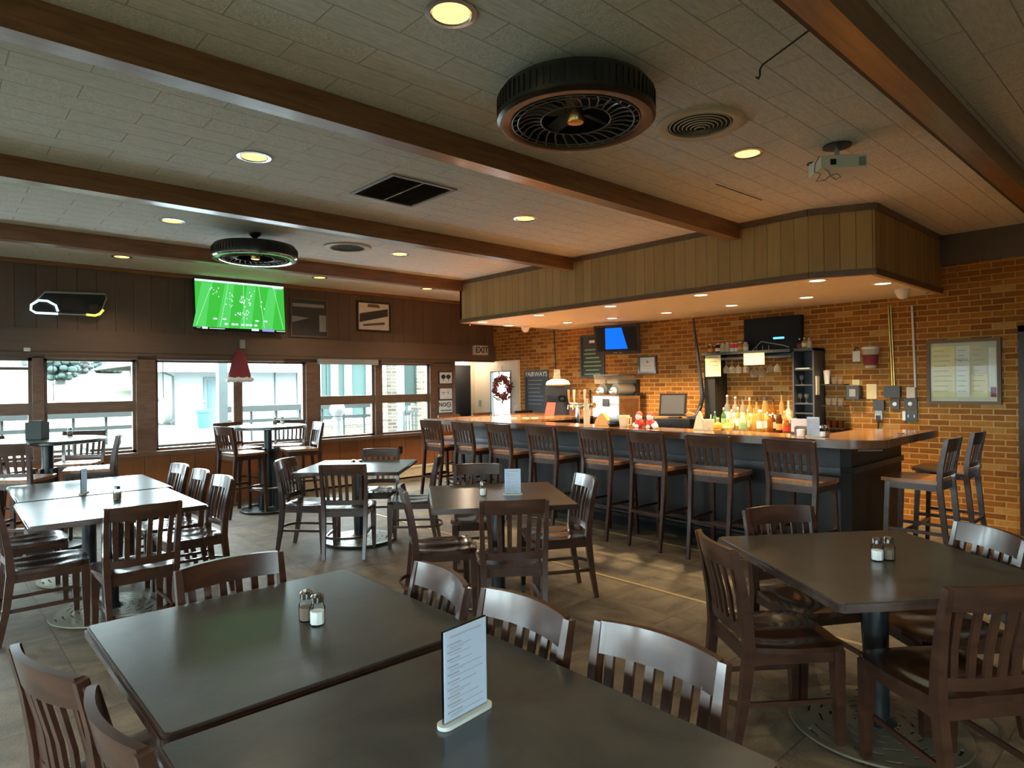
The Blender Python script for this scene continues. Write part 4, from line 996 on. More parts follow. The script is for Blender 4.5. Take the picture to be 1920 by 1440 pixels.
# ------------------------------------------------------------------ the bar
bar = thing('bar_counter', 'long L-shaped bar with amber wood top and black front', 'bar', (0, 0, 0))
top = [(5.33, 7.63), (5.33, 1.94), (5.51, 1.77), (6.93, 1.77), (6.93, 2.36), (5.85, 2.36), (5.85, 6.25), (8.0, 6.25), (8.0, 7.63)]
MB().prism(top[::-1], 1.035, 1.068).build('countertop', 'bar_top', bar)
rail = [(7.98, 7.63), (5.33, 7.63), (5.33, 1.94), (5.51, 1.77), (6.93, 1.77)]
b = MB().sweep([(x, y, 1.045) for x, y in rail], .075, .065); b.build('arm_rail', 'bar_rail', bar, bev=.018, seg=3)
def inset(d): return [(5.33 + d, 7.63 - d), (5.33 + d, 1.94 + d * .6), (5.51 + d * .6, 1.77 + d), (6.93, 1.77 + d), (6.93, 2.3), (5.8, 2.3), (5.8, 6.3), (7.99, 6.3), (7.99, 7.63 - d)]
MB().prism(inset(.27)[::-1], .1, 1.035).build('front_panel', 'black_body', bar)
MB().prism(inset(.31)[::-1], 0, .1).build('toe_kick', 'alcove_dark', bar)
b = MB().sweep([(x, y, .80) for x, y in [(5.585, 7.35), (5.585, 2.09), (5.675, 2.03), (6.92, 2.03)]], .03, .05); b.build('panel_moulding', 'black_iron', bar)
for k in range(8):
    pass
MB().sweep([(5.37, 1.88, 1.0), (5.505, 1.752, 1.0)], .006, .014).build('edge_strip', 'chrome', bar)
b = MB().tube([(5.42, 7.3, .2), (5.42, 2.05, .2), (5.56, 1.88, .2), (6.9, 1.88, .2)], .02, 10)
for y in (7.0, 5.8, 4.6, 3.4, 2.3): b.tube([(5.42, y, .2), (5.6, y, .2)], .012, 8)
b.build('foot_rail', 'black_iron', bar, smooth=True)
bc = thing('back_counter', 'dark back counter against the brick wall carrying bottles and machines', 'counter', (0, 0, 0))
MB().box(7.22, 7.99, 2.95, 6.24, .90, .94).build('countertop', 'bar_rail', bc, bev=.006)
MB().box(7.28, 7.99, 2.98, 6.24, 0, .90).build('cabinet', 'beam_dark', bc)

CB = .941
# bottles -------------------------------------------------------------------------------
def bottle(px, X, py_top, r, mat, label, cap='white_plastic', lab=None, z=CB, shape='long', grp='bottles on the back counter'):
    Y = YX(px, X); zt = ZX(px, py_top, X); h = max(.12, zt - z)
    t = thing('liquor_bottle', label, 'bottle', (X, Y, z), random.uniform(0, 6), grp)
    if shape == 'long': pr = [(r * .95, 0), (r, .008), (r, h * .6), (r * .8, h * .68), (r * .34, h * .76), (r * .32, h * .93)]
    elif shape == 'round': pr = [(r * .7, 0), (r * 1.25, h * .15), (r * 1.35, h * .32), (r * 1.1, h * .5), (r * .38, h * .64), (r * .32, h * .9)]
    else: pr = [(r * .95, 0), (r, .006), (r, h * .74), (r * .75, h * .84), (r * .6, h * .92)]
    bd_ = MB().lathe(pr, 14 if shape != 'square' else 6).build('body', mat, t, smooth=True)
    cr = r * .36 if shape != 'jar' else r * .65
    b = MB()
    if cap == 'ball': b.ball((0, 0, h * .97), r * .42, 10, 7); cm = 'white_plastic'
    else: b.lathe([(cr, h * .9), (cr, h), (cr * .8, h)], 12); cm = cap
    b.build('cap', cm, t, smooth=True)
    if lab:
        z0, z1 = (h * .16, h * .5) if shape != 'round' else (h * .2, h * .42)
        rr_ = r * 1.02 if shape != 'round' else r * 1.38
        MB().lathe([(rr_, z0), (rr_, z1)], 14, caps=False).build('label', lab, bd_, smooth=True)
B_ = [
 (1334, 7.82, 757, .035, 'green_glass', 'dark green bottle at the left end of the back row beside the black post', 'dark_grey', None, 'long'),
 (1346, 7.82, 753, .036, 'green_glass', 'green bottle second in the back row', 'dark_grey', 'chalk_green', 'long'),
 (1363, 7.82, 741, .042, 'clear_bottle', 'clear bottle with white ball stopper, left of two alike', 'ball', 'paper', 'long'),
 (1378, 7.82, 744, .042, 'clear_bottle', 'clear bottle with white ball stopper, right of two alike', 'ball', 'paper', 'long'),
 (1392, 7.82, 743, .036, 'clear_bottle', 'clear bottle with dark cap right of the ball stoppers', 'dark_grey', 'paper_yellow', 'long'),
 (1405, 7.82, 745, .036, 'golden_glass', 'pale gold bottle with cream cap in the back row', 'cream_paint', 'paper', 'long'),
 (1418, 7.82, 747, .036, 'golden_glass', 'gold bottle with bronze cap behind the big white label', 'bronze', 'paper_yellow', 'long'),
 (1434, 7.82, 745, .038, 'golden_glass', 'square-shouldered gold bottle with dark cap in the back row', 'dark_grey', 'paper_yellow', 'jar'),
 (1449, 7.82, 748, .038, 'amber_glass', 'amber bottle with pale band in the back row', 'bronze', 'paper', 'long'),
 (1465, 7.82, 733, .03, 'golden_glass', 'tallest slim bottle with a long pourer, back row', 'bronze', None, 'long'),
 (1478, 7.80, 751, .038, 'frost_plastic', 'milky white bottle beside the black cabinet', 'cream_paint', None, 'long'),
 (1487, 7.72, 757, .034, 'golden_glass', 'pale bottle at the right end of the back row against the cabinet', 'dark_grey', 'paper', 'long'),
 (1340, 7.62, 771, .03, 'green_glass', 'short green bottle in the second row, leftmost', 'steel', None, 'long'),
 (1356, 7.62, 764, .032, 'green_glass', 'yellow-green bottle in the second row behind the orange jar', 'white_plastic', 'chalk_green', 'long'),
 (1371, 7.62, 768, .032, 'clear_bottle', 'clear second-row bottle left of centre with pale label', 'white_plastic', 'paper_yellow', 'long'),
 (1383, 7.62, 763, .032, 'golden_glass', 'pale gold second-row bottle just left of the green jar', 'white_plastic', 'paper', 'long'),
 (1401, 7.62, 768, .035, 'golden_glass', 'gold second-row bottle just right of the green jar', 'white_plastic', 'paper_yellow', 'long'),
 (1413, 7.62, 766, .034, 'golden_glass', 'gold second-row bottle left of the big white label', 'brass', None, 'long'),
 (1438, 7.62, 772, .034, 'golden_glass', 'gold second-row bottle right of the big white label', 'cream_paint', 'paper', 'long'),
 (1448, 7.60, 774, .033, 'brown_glass', 'brown second-row bottle beside the orange label', 'white_plastic', 'paper', 'long'),
 (1470, 7.62, 770, .033, 'golden_glass', 'gold second-row bottle behind the red bottle', 'cream_paint', 'paper_yellow', 'long'),
 (1481, 7.62, 772, .032, 'clear_bottle', 'clear second-row bottle left of the white tray', 'white_plastic', 'paper', 'long'),
 (1345, 7.42, 783, .05, 'golden_glass', 'round bottle with an orange face, front row left', 'white_plastic', 'orange', 'round'),
 (1364, 7.42, 784, .05, 'golden_glass', 'round golden decanter-like bottle, front row second', 'white_plastic', 'paper_yellow', 'round'),
 (1392, 7.42, 780, .05, 'clear_bottle', 'wide jar with a green label, front row centre', 'white_plastic', 'chalk_green', 'jar'),
 (1425, 7.42, 768, .045, 'golden_glass', 'bottle with the big white label, front row', 'white_plastic', 'paper', 'jar'),
 (1443, 7.42, 776, .034, 'amber_glass', 'reddish amber bottle left of the bright orange label', 'white_plastic', None, 'long'),
 (1460, 7.42, 777, .036, 'brown_glass', 'dark bottle with a bright orange label, front row', 'dark_grey', 'orange', 'jar'),
 (1474, 7.42, 788, .04, 'amber_glass', 'low red-topped bottle at the right end of the front row', 'red', 'red', 'jar')]
for q in B_: bottle(q[0], q[1], q[2], q[3], q[4], q[5], q[6], q[7], CB, q[8])
# hutch: post, shelf, tall cabinet ------------------------------------------------------
hu = thing('glass_hutch', 'black hutch over the back counter with hanging rack, post and tall open cabinet', 'hutch', (0, 0, 0))
yp0, yp1 = YX(1322, 7.7), YX(1342, 7.7); ys0, ys1 = YX(1487, 7.7), YX(1528, 7.7)
MB().box(7.68, 7.99, yp1, yp0, CB, 1.9).build('post', 'black_body', hu)
MB().box(7.62, 7.99, ys0, yp0, 1.895, 1.93).build('shelf', 'dark_grey', hu)
MB().box(7.66, 7.99, ys0, yp0, 1.83, 1.86).build('rack_rail', 'dark_grey', hu)
b = MB()
for y in (yp1 + .0, ): pass
b.box(7.68, 7.99, ys1, ys1 + .02, CB, 1.93).box(7.68, 7.99, ys0 - .02, ys0, CB, 1.93).box(7.97, 7.99, ys1, ys0, CB, 1.93).box(7.68, 7.99, ys1, ys0, 1.9, 1.935)
b.build('cabinet_box', 'dark_grey', hu)
for py in (693, 722, 757, 775):
    z_ = ZX(1507, py, 7.7); MB().box(7.69, 7.97, ys1 + .02, ys0 - .02, z_ - .008, z_ + .008).build('cabinet_shelf', 'dark_grey', hu)
MB().box(7.72, 7.8, ys1 - .012, ys1, 1.38, 1.6).build('side_handle', 'cream_paint', hu)
def stem(x, y, z, label, s=1.0, inverted=True, grp='stemware hanging under the shelf'):
    t = thing('wine_glass', label, 'wine glass', (x, y, z), 0, grp)
    pr = [(.034, 0), (.034, -.003), (.005, -.008), (.004, -.07), (.012, -.08), (.036, -.105), (.042, -.13), (.038, -.16), (.033, -.175)]
    if not inverted: pr = [(r, -z_) for r, z_ in pr]
    MB().lathe([(r * s, z_ * s) for r, z_ in pr], 16, caps=False).build('glass', 'stem_glass', t, smooth=True)
names = ['leftmost', 'second', 'third', 'fourth', 'fifth, larger and hung lower', 'sixth, larger and hung lower', 'seventh', 'rightmost']
for i, px in enumerate((1362, 1373, 1385, 1399, 1414, 1428, 1444, 1458)): stem(7.74, YX(px, 7.74), 1.83 - (.03 if i in (4, 5) else 0), 'hanging wine glass in the rack, ' + names[i], 1.15 if i in (4, 5) else 1.0)
for i, (px, py, lb) in enumerate(((1503, 722, 'in the second cubby of the black cabinet'), (1500, 757, 'on the left in the third cubby of the black cabinet'), (1512, 757, 'on the right in the third cubby of the black cabinet'))):
    stem(7.78, YX(px, 7.78), ZX(px, py, 7.7) + .009, 'small wine glass standing ' + lb, .62, False, 'glasses in the cabinet cubbies')
t = thing('folded_napkin', 'folded cream napkin in the top cubby of the black cabinet', 'napkin', (7.76, YX(1507, 7.76), ZX(1507, 693, 7.7) + .009), -PI / 2); MB().prism([(-.08, -.04), (.08, -.03), (.07, .04), (-.06, .04)], 0, .012).build('cloth', 'paper', t)
# things on the shelf top
TS = [(1333, 651, 'clear_glass', 'small clear jar, leftmost on the hutch shelf', 'orange'), (1347, 649, 'brown_glass', 'small dark bottle, second on the hutch shelf', 'paper'), (1356, 649, 'frost_plastic', 'white squat bottle on the hutch shelf above the paper sign', None), (1365, 642, 'frost_plastic', 'cream bottle on the hutch shelf left of the red cans', None),
      (1389, 641, 'golden_glass', 'gold jar on the hutch shelf right of the red cans', 'orange'), (1399, 646, 'frost_plastic', 'white bottle on the hutch shelf beside the dark television', 'paper')]
for px, py, m_, lb, lab in TS: bottle(px, 7.78, py, .034, m_, lb, 'white_plastic', lab, 1.931 if px > 1322 else 1.93, 'jar', 'jars on the hutch shelf')
for px, lb in ((1374, 'red and cream drink can on the hutch shelf, left of two'), (1382, 'red and cream drink can on the hutch shelf, right of two')):
    t = thing('drink_can', lb, 'can', (7.78, YX(px, 7.78), 1.931), 0, 'cans on the hutch shelf'); h_ = ZX(px, 643, 7.78) - 1.931
    MB().lathe([(.026, 0), (.03, .008), (.03, h_ - .008), (.025, h_)], 18).build('can', 'paper', t, smooth=True); MB().lathe([(.0305, h_ * .45), (.0305, h_ * .9)], 18, caps=False).build('label', 'red', t, smooth=True)
for px, py, m_, lb, lab in ((1500, 637, 'clear_glass', 'pink labelled bottle on top of the black cabinet', 'red_felt'), (1509, 633, 'golden_glass', 'tall yellow bottle on top of the black cabinet', 'paper_yellow'), (1518, 640, 'frost_plastic', 'white bottle on top of the black cabinet', None)):
    bottle(px, 7.8, py, .03, m_, lb, 'white_plastic', lab, 1.936, 'long', 'bottles on top of the cabinet')
# papers taped to the hutch
def sheet(name, px0, px1, py0, py1, X, mat, label, cat='paper sign', lines=5, rz=0):
    y0, y1 = YX(px0, X), YX(px1, X); z0, z1 = ZX((px0 + px1) / 2, py1, X), ZX((px0 + px1) / 2, py0, X)
    t = thing(name, label, cat, (X, (y0 + y1) / 2, (z0 + z1) / 2), -PI / 2); w, h = (y0 - y1) / 2, (z1 - z0) / 2
    MB().box(-w, w, -.002, .002, -h, h).build('sheet', mat, t)
    b = MB()
    for k in range(lines):
        z = h * (.75 - 1.5 * k / max(1, lines - 1)); ww_ = w * random.uniform(.45, .75); b.box(-ww_, ww_, -.003, -.0022, z - h * .04, z + h * .04)
    b.build('lettering', 'ink_soft', t); return t
sheet('paper_sign', 1323, 1352, 665, 706, 7.66, 'paper_yellow', 'tall cream notice taped to the left post of the hutch')
sheet('paper_sign', 1395, 1434, 662, 684, 7.6, 'paper_yellow', 'wide cream notice taped to the middle of the hutch shelf', lines=3)

# brick wall objects --------------------------------------------------------------------
def wall_item(name, px0, px1, py0, py1, depth, mat, label, cat, bev=.004, part='case', X=None, grp=None):
    X = X or XW; y0, y1 = YX(px0, X), YX(px1, X); pm = (px0 + px1) / 2; z0, z1 = ZX(pm, py1, X), ZX(pm, py0, X)
    t = thing(name, label, cat, (XW, (y0 + y1) / 2, (z0 + z1) / 2), -PI / 2, grp); w, h = abs(y0 - y1) / 2, (z1 - z0) / 2
    MB().box(-w, w, -depth, 0, -h, h).build(part, mat, t, bev=bev); return t, w, h
# tall chalkboard and small chalkboard
t, w, h = frame('tall_chalkboard', YX(1090, XW), YX(1135, XW), ZX(1112, 708, XW), ZX(1112, 628, XW), XW, 'dark_grey', 'tall chalkboard with green handwriting behind the blue television', 'chalkboard', wall='B', back='chalkboard', bw=.03)
b = MB()
for k in range(7): ww_ = w * random.uniform(.5, .75); b.box(-ww_, ww_, -.014, -.0105, h * (.3 - .19 * k) - .008, h * (.3 - .19 * k) + .012)
b.build('chalk_lines', 'chalk_green', printed(t)); MB().box(-.06, .06, -.014, -.0105, h * .62, h * .75).build('chalk_heading', 'chalk_white', printed(t))
t, w, h = frame('menu_chalkboard', YX(985, XW), YX(1029, XW), ZX(1007, 772, XW), ZX(1007, 694, XW), XW, 'dark_grey', 'chalkboard headed FAIRWAYS near the glazed door', 'chalkboard', wall='B', back='chalkboard', bw=.03)
text('lettering', 'FAIRWAYS', .115, (0, -.013, h * .8), TF, 'chalk_white', t, bold=.002)
b = MB()
for k in range(7): b.box(-w * .7, w * random.uniform(.2, .7), -.0125, -.0105, h * (.5 - .19 * k), h * (.5 - .19 * k) + .008)
b.build('chalk_lines', 'ink_soft', printed(t))
# television with the blue screen, angled
t = thing('blue_television', 'small television with a blue screen tilted down from the brick wall', 'television', (7.62, YX(1157, 7.62), ZX(1157, 637, 7.62)), rot=(math.radians(14), math.radians(0), -PI / 2 + .38))
MB().box(-.34, .34, 0, .06, -.215, .215).build('casing', 'black_plastic', t, bev=.008)
MB().box(-.31, .31, -.003, 0, -.17, .19).build('screen', 'screen_black', t)
MB().vprism([(-.18, -.14), (.16, -.14), (.09, .18), (-.16, .18)], -.006, -.003).build('blue_picture', 'tv_blue', t)
MB().box(-.06, .0, -.004, 0, -.198, -.19).box(.03, .06, -.004, 0, -.199, -.188).build('logo', 'grey_plastic', t)
MB().tube([(0, .06, 0), (0, .34, .02)], .02).box(-.12, .12, .3, .32, -.14, .14).build('wall_arm', 'dark_grey', t)
# dark television over the hutch
t, w, h = wall_item('dark_television', 1394, 1502, 594, 660, .07, 'black_plastic', 'dark television with a small blue caption above the hutch', 'television', part='casing', X=7.9); t.children[0].data.materials[0] = MT('screen_black')
MB().box(-w + .02, w - .02, -.073, -.07, -h + .03, h - .02).build('screen', 'screen_black', t)
MB().box(.02, .16, -.076, -.073, -.06, -.035).build('caption', 'tv_cyan', t)
b = MB(); P_ = [(-.3, -.23), (-.14, -.08), (.14, -.14), (.22, -.17)]
for p_, q_ in zip(P_[:-1], P_[1:]): b.sweep([(p_[0], -.0745, p_[1]), (q_[0], -.0745, q_[1])], .012, .003, up=(0, 1, 0))
for x in (-.2, -.12, -.04): b.box(x - .004, x + .004, -.076, -.073, -.24, -.13)
b.build('gazebo_picture', 'grey_plastic', t)
MB().box(-w + .02, w - .02, -.1, 0, -h - .05, -h).build('soundbar_shelf', 'dark_grey', t)
# certificate
t, w, h = frame('framed_certificate', YX(1199, XW), YX(1233, XW), ZX(1216, 700, XW), ZX(1216, 667, XW), XW, 'bar_rail', 'small brown framed certificate right of the blue television', 'certificate', wall='B', bw=.025, th=.035)
MB().ball((0, -.02, .04), .022, 10, 6, (1, .15, 1)).box(-.07, .07, -.021, -.018, -.025, -.018).box(-.05, .05, -.021, -.018, -.06, -.056).build('lettering', 'ink_soft', t)
# big framed board on the right
t, w, h = frame('framed_menu_board', YX(1740, XW), YX(1879, XW), ZX(1810, 758, XW), ZX(1810, 636, XW), XW, 'back_wall', 'large wood framed glass case of cream menu sheets on the right brick wall', 'display board', wall='B', bw=.032, th=.05, back='cream_paint')
for (x0, x1, z0, z1, mt) in ((-.28, -.07, -.26, .27, 'paper_yellow'), (-.06, .06, -.26, .27, 'paper'), (.07, .21, -.02, .27, 'cream_paint'), (.07, .21, -.26, -.03, 'paper_yellow'), (.22, .28, -.2, .24, 'paper')):
    MB().box(x0, x1, -.029, -.026, z0, z1).build('menu_sheet', mt, printed(t))
b = MB()
for (x0, x1) in ((-.26, -.09), (-.05, .05), (.085, .195)):
    for k in range(9): b.box(x0, x0 + (x1 - x0) * random.uniform(.5, 1), -.0305, -.029, .22 - .053 * k, .226 - .053 * k)
b.build('lettering', 'ink_soft', t); text('heading', 'MENU', .05, (0, -.031, .12), TF, 'ink_soft', t)
MB().box(.235, .28, -.033, -.029, -.26, -.16).build('red_emblem', 'red_felt', printed(t))
MB().box(-w + .032, w - .032, -.043, -.04, -h + .032, h - .032).build('glass_front', 'pane', t)
# pipes
def pipe(px0, px1, py0, py1, r, mat, label, X=XW):
    X = XW - r - .005
    tag(MB().tube([(X, YX(px0, X), ZX(px0, py0, X)), (X, YX(px1, X), ZX(px1, py1, X))], r, 10).build('wall_conduit', mat, smooth=True), label, 'conduit')
pipe(1712, 1716.5, 573, 727, .012, 'white_plastic', 'white conduit running down the bricks, rightmost pipe')
pipe(1667.5, 1673, 572, 723, .009, 'brass', 'thin brownish conduit pair on the bricks, left pipe')
pipe(1672, 1677, 572, 723, .009, 'brass', 'thin brownish conduit pair on the bricks, right pipe')
tag(MB().tube([(7.97, YX(1040, 7.97), ZX(1040, 616, 7.97)), (7.97, YX(1043, 7.97), ZX(1043, 712, 7.97))], .008, 8).build('wall_cable', 'black_iron', smooth=True), 'thin dark cable down the bricks right of the FAIRWAYS chalkboard', 'cable')
tag(MB().tube([(7.6, YX(1301, 7.6), ZX(1301, 597, 7.6)), (7.6, YX(1306, 7.6), ZX(1306, 640, 7.6)), (7.6, YX(1313, 7.6), ZX(1313, 700, 7.6)), (7.6, YX(1317, 7.6), ZX(1317, 745, 7.6)), (7.6, YX(1310, 7.6), ZX(1310, 770, 7.6)), (7.6, YX(1298, 7.6), ZX(1298, 785, 7.6))], .025, 10, rs=[.012, .018, .025, .03, .028, .015]).build('cable_bundle', 'black_iron', smooth=True), 'thick black cable bundle dropping from the soffit behind the cash register', 'cable')
# odds and ends right of the cabinet
t = thing('wall_cup', 'big clear tumbler with pale lid and reddish print hung on the bricks', 'cup', (7.9, YX(1633, 7.9), ZX(1633, 690, 7.9)))
MB().lathe([(.055, 0), (.085, .2), (.085, .215)], 20).build('cup', 'frost_plastic', t, smooth=True); MB().lathe([(.09, .215), (.09, .23), (.07, .245), (.001, .25)], 20, caps=False).build('lid', 'white_plastic', t, smooth=True)
MB().lathe([(.066, .03), (.08, .15)], 20, caps=False).build('print', 'red_felt', t, smooth=True)
t, w, h = wall_item('hanging_tag', 1600, 1614, 658, 678, .01, 'paper', 'small white tag on a dark hook left of the big wall tumbler', 'tag', part='tag', bev=0); MB().tube([(-.02, -.02, h), (0, -.03, h + .04), (.03, -.03, h + .03)], .01).build('hook', 'dark_grey', t)
t, w, h = wall_item('towel_dispenser', 1594, 1617, 723, 748, .12, 'dark_grey', 'dark rounded dispenser on the bricks with a yellow note above', 'dispenser', .02); MB().box(-.04, .04, -.01, 0, h + .005, h + .07).build('yellow_note', 'paper_yellow', t); MB().box(-w * .5, w * .5, -.125, -.12, -h * .6, h * .5).build('window', 'grey_plastic', t)
wall_item('note_sheet', 1625, 1644, 720, 748, .01, 'paper_yellow', 'cream sheet on the bricks right of the dispenser', 'paper sign', 0, 'sheet')
wall_item('junction_box', 1660, 1690, 724, 745, .06, 'dark_grey', 'dark junction box at the foot of the brown conduit pair', 'junction box')
wall_item('switch_box', 1702, 1718, 726, 746, .05, 'cream_paint', 'cream box at the foot of the white conduit', 'junction box')
wall_item('dark_outlet', 1640, 1660, 750, 769, .06, 'dark_grey', 'dark box with a white socket below it, left of the two round dials', 'outlet')
t, w, h = wall_item('white_socket', 1641, 1654, 770, 787, .02, 'white_plastic', 'white socket with a dark plug hanging below, under the dark box', 'outlet', .002); MB().box(-.02, .02, -.05, -.02, -.05, 0).tube([(0, -.035, -.04), (0, -.03, -.2)], .008).build('plug', 'black_plastic', t)
for (a, c, d, e, lb) in ((1671, 1687, 748, 767, 'small dark plate with a round pale dial, left of two'), (1696, 1720, 747, 767, 'dark plate with a round pale dial, right of two')):
    t, w, h = wall_item('dial_switch', a, c, d, e, .03, 'dark_grey', lb, 'switch'); MB().lathe([(.022, 0), (.022, .01), (.015, .012)], 16, c=(0, -.03, 0), R=Matrix.Rotation(PI / 2, 3, 'X')).build('dial', 'white_plastic', t, smooth=True)
t, w, h = wall_item('double_switch', 1699, 1720, 770, 790, .025, 'black_plastic', 'black double toggle switch plate beneath the right dial', 'switch'); MB().box(-.035, -.025, -.035, -.025, -.015, .015).box(.025, .035, -.035, -.025, -.015, .015).build('toggles', 'white_plastic', t)
wall_item('key_fob', 1692, 1698, 771, 788, .02, 'white_plastic', 'small white oval fob left of the double switch', 'key fob', .006)
# three small glass shelves with cups
for i, (py, lb) in enumerate(((720, 'top'), (760, 'middle'), (802, 'lowest'))):
    z = ZX(1564, py, 7.9); t = thing('wall_shelf', 'narrow wall shelf right of the black cabinet, %s of three' % lb, 'shelf', (7.9, YX(1564, 7.9), z), -PI / 2, 'narrow wall shelves')
    MB().box(-.13, .13, -.08, .1, -.012, 0).build('board', 'beam_dark', t)
    for j, dy in enumerate((-.07, .0, .07)):
        if i == 0 and j == 0:
            c = thing('cup_stack', 'slanting stack of white paper cups on the top narrow shelf', 'cups', (7.9, YX(1564, 7.9) + .08, z + .001)); MB().lathe([(.028, 0), (.04, .16)], 16).build('cups', 'paper', c, smooth=True); continue
        c = thing('tumbler', 'small tumbler on the %s narrow shelf, %s' % (lb, ['left', 'middle', 'right'][j]), 'tumbler', (7.9, YX(1564, 7.9) - dy, z + .001), 0, 'tumblers on the narrow shelves')
        MB().lathe([(.026, 0), (.032, .085)], 16).build('glass', 'stem_glass' if i < 2 else 'brown_glass', c, smooth=True)

# machines and things on the bar --------------------------------------------------------
sm = thing('frozen_drink_machine', 'twin-bowl frozen drink machine with steel front and clear hoppers', 'drink machine', (7.3, YX(1135, 7.3), CB), -PI / 2)
MB().box(-.24, .24, -.0, .5, 0, .42).build('body', 'steel', sm, bev=.01)
MB().box(.241, .246, .03, .45, .03, .38).build('side_panel', 'bar_rail', sm)
for s in (-1, 1):
    x = s * .12
    MB().lathe([(.085, 0), (.085, .36)], 20, c=(x, .08, .52), R=Matrix.Rotation(-PI / 2, 3, 'X')).build('cylinder_bowl', 'frost_plastic', sm, smooth=True)
    MB().vprism([(x - .1, .6), (x + .1, .6), (x + .11, .72), (x - .11, .72)], .02, .42).build('hopper', 'stem_glass', sm)
    MB().lathe([(.045, 0), (.06, .03), (.03, .09)], 16, c=(x, .06, .49), R=Matrix.Rotation(PI / 2, 3, 'X')).build('tap', 'white_plastic', sm, smooth=True)
    MB().box(x - .05, x + .05, -.06, -.04, .5, .515).build('lever', 'bronze', sm)
MB().box(-.05, .06, -.012, -.002, .27, .38).build('control_label', 'dark_grey', sm)
MB().box(-.23, .23, .0, .44, .72, .735).build('lid', 'dark_grey', sm); MB().box(-.12, .23, .44, .52, .4, .66).build('rear_housing', 'black_plastic', sm)
tt = thing('beer_tap_tower', 'steel beer tap tower with several brass and pale tap handles', 'beer tap', (6.95, YX(1092, 6.95), .941), -PI / 2)
MB().tube([(-.1, 0, 0), (-.1, 0, .28)], .03, 14).tube([(.1, 0, 0), (.1, 0, .28)], .03, 14).tube([(-.22, 0, .3), (.22, 0, .3)], .04, 14).build('tower', 'chrome', tt, smooth=True)
for k in range(5):
    x = -.2 + .1 * k; MB().tube([(x, -.06, .33), (x + .004, -.075, .4), (x + .01, -.08, .52)], .012, 8, rs=[.008, .014, .02]).build('tap_handle', ['brass', 'cream_paint', 'bar_top', 'cream_paint', 'beam_dark'][k], tt, smooth=True)
    MB().tube([(x, -.03, .3), (x, -.08, .3), (x, -.09, .24)], .01, 8).build('spout', 'chrome', tt, smooth=True)
ts = MB().box(7.3 - .5, 7.22, YX(1092, 6.95) - .4, 6.24, 0, .94); tag(ts.build('tap_stand', 'beam_dark'), 'dark stand under the beer tap tower at the far end of the bar', 'cabinet')
# dark coffee machine and what sits on it (far wing of the bar)
Yc = 6.9; Xc = XY(1046, Yc)
cm = thing('coffee_machine', 'black rounded coffee machine on the far wing of the bar', 'coffee machine', (Xc, Yc, 1.069), math.radians(-38))
MB().box(-.17, .17, -.12, .18, 0, .2).build('base', 'black_plastic', cm, bev=.02); MB().box(-.18, .18, -.16, .18, .3, .44).build('head', 'black_plastic', cm, bev=.025); MB().box(-.18, .18, .02, .18, .2, .3).build('column', 'black_plastic', cm); MB().ball((.06, -.04, .25), .05).build('carafe', 'clear_glass', cm, smooth=True)
t = thing('bread_basket', 'cream cloth-covered dish on top of the black coffee machine', 'dish', (Xc, Yc, 1.069 + .442)); MB().lathe([(.08, 0), (.17, .01), (.19, .03), (.17, .075), (.10, .11), (.001, .115)], 24, caps=False).build('cloth', 'paper_yellow', t, smooth=True)
t = thing('glass_jar', 'greenish clear jar standing on the cream dish', 'jar', (Xc - .02, Yc, 1.069 + .545)); MB().lathe([(.03, 0), (.06, .03), (.05, .07), (.045, .16)], 18).build('jar', 'stem_glass', t, smooth=True)
t = thing('red_card', 'bright red folded card standing on the far wing of the bar', 'card', (XY(1029, 6.75), 6.75, 1.069), math.radians(-45)); MB().hexa([(-.07, -.02, 0), (.07, -.02, 0), (.07, -.015, 0), (-.07, -.015, 0), (-.03, .04, .2), (.1, .04, .2), (.1, .045, .2), (-.03, .045, .2)]).build('card', 'red', t)
t = thing('wooden_crate', 'small brown wooden box between the coffee machine and the taps', 'box', (XY(1076, 6.5), 6.5, 1.069), math.radians(-40)); MB().box(-.07, .07, -.07, .07, 0, .2).build('box', 'bar_rail', t, bev=.004)
t = thing('small_glass', 'small clear glass standing at the left end of the far bar wing', 'glass', (XY(922, 6.9), 6.9, 1.069)); MB().lathe([(.03, 0), (.035, .1)], 16).build('glass', 'clear_glass', t, smooth=True)
for i, (px, lb) in enumerate(((962, 'left'), (985, 'middle'), (1002, 'right'))):
    tag(MB().lathe([(.05, 0), (.05, .006)], 20, c=(XY(px, 6.7 - .1 * i), 6.7 - .1 * i, 1.069)).build('coaster', 'paper_yellow'), 'pale coaster on the far bar wing, %s of three' % lb, 'coaster', 'coasters on the far bar wing')
# front strip of the bar
def on_bar(px, X=5.68): return (X, YX(px, X), 1.069)
t = thing('cream_bottle', 'tall cream bottle standing left of the orange gingerbread house', 'bottle', on_bar(1099)); MB().lathe([(.035, 0), (.036, .16), (.02, .25), (.018, .3)], 16).build('body', 'frost_plastic', t, smooth=True)
t = thing('gingerbread_house', 'orange gingerbread-like triangular ornament on the bar', 'ornament', on_bar(1130), -PI / 2); MB().vprism([(-.11, 0), (.11, 0), (.09, .06), (.02, .14), (-.02, .14), (-.09, .06)], -.03, .03).build('body', 'orange', t, bev=.008); MB().tube([(-.03, -.033, .06), (0, -.033, .05), (.03, -.033, .06)], .004).build('icing', 'paper_yellow', t)
t = thing('dark_bowl', 'shiny dark rounded bowl right of the gingerbread ornament', 'bowl', on_bar(1151)); MB().lathe([(.05, 0), (.08, .03), (.075, .06), (.03, .075), (.001, .076)], 20, caps=False).build('bowl', 'black_plastic', t, smooth=True)
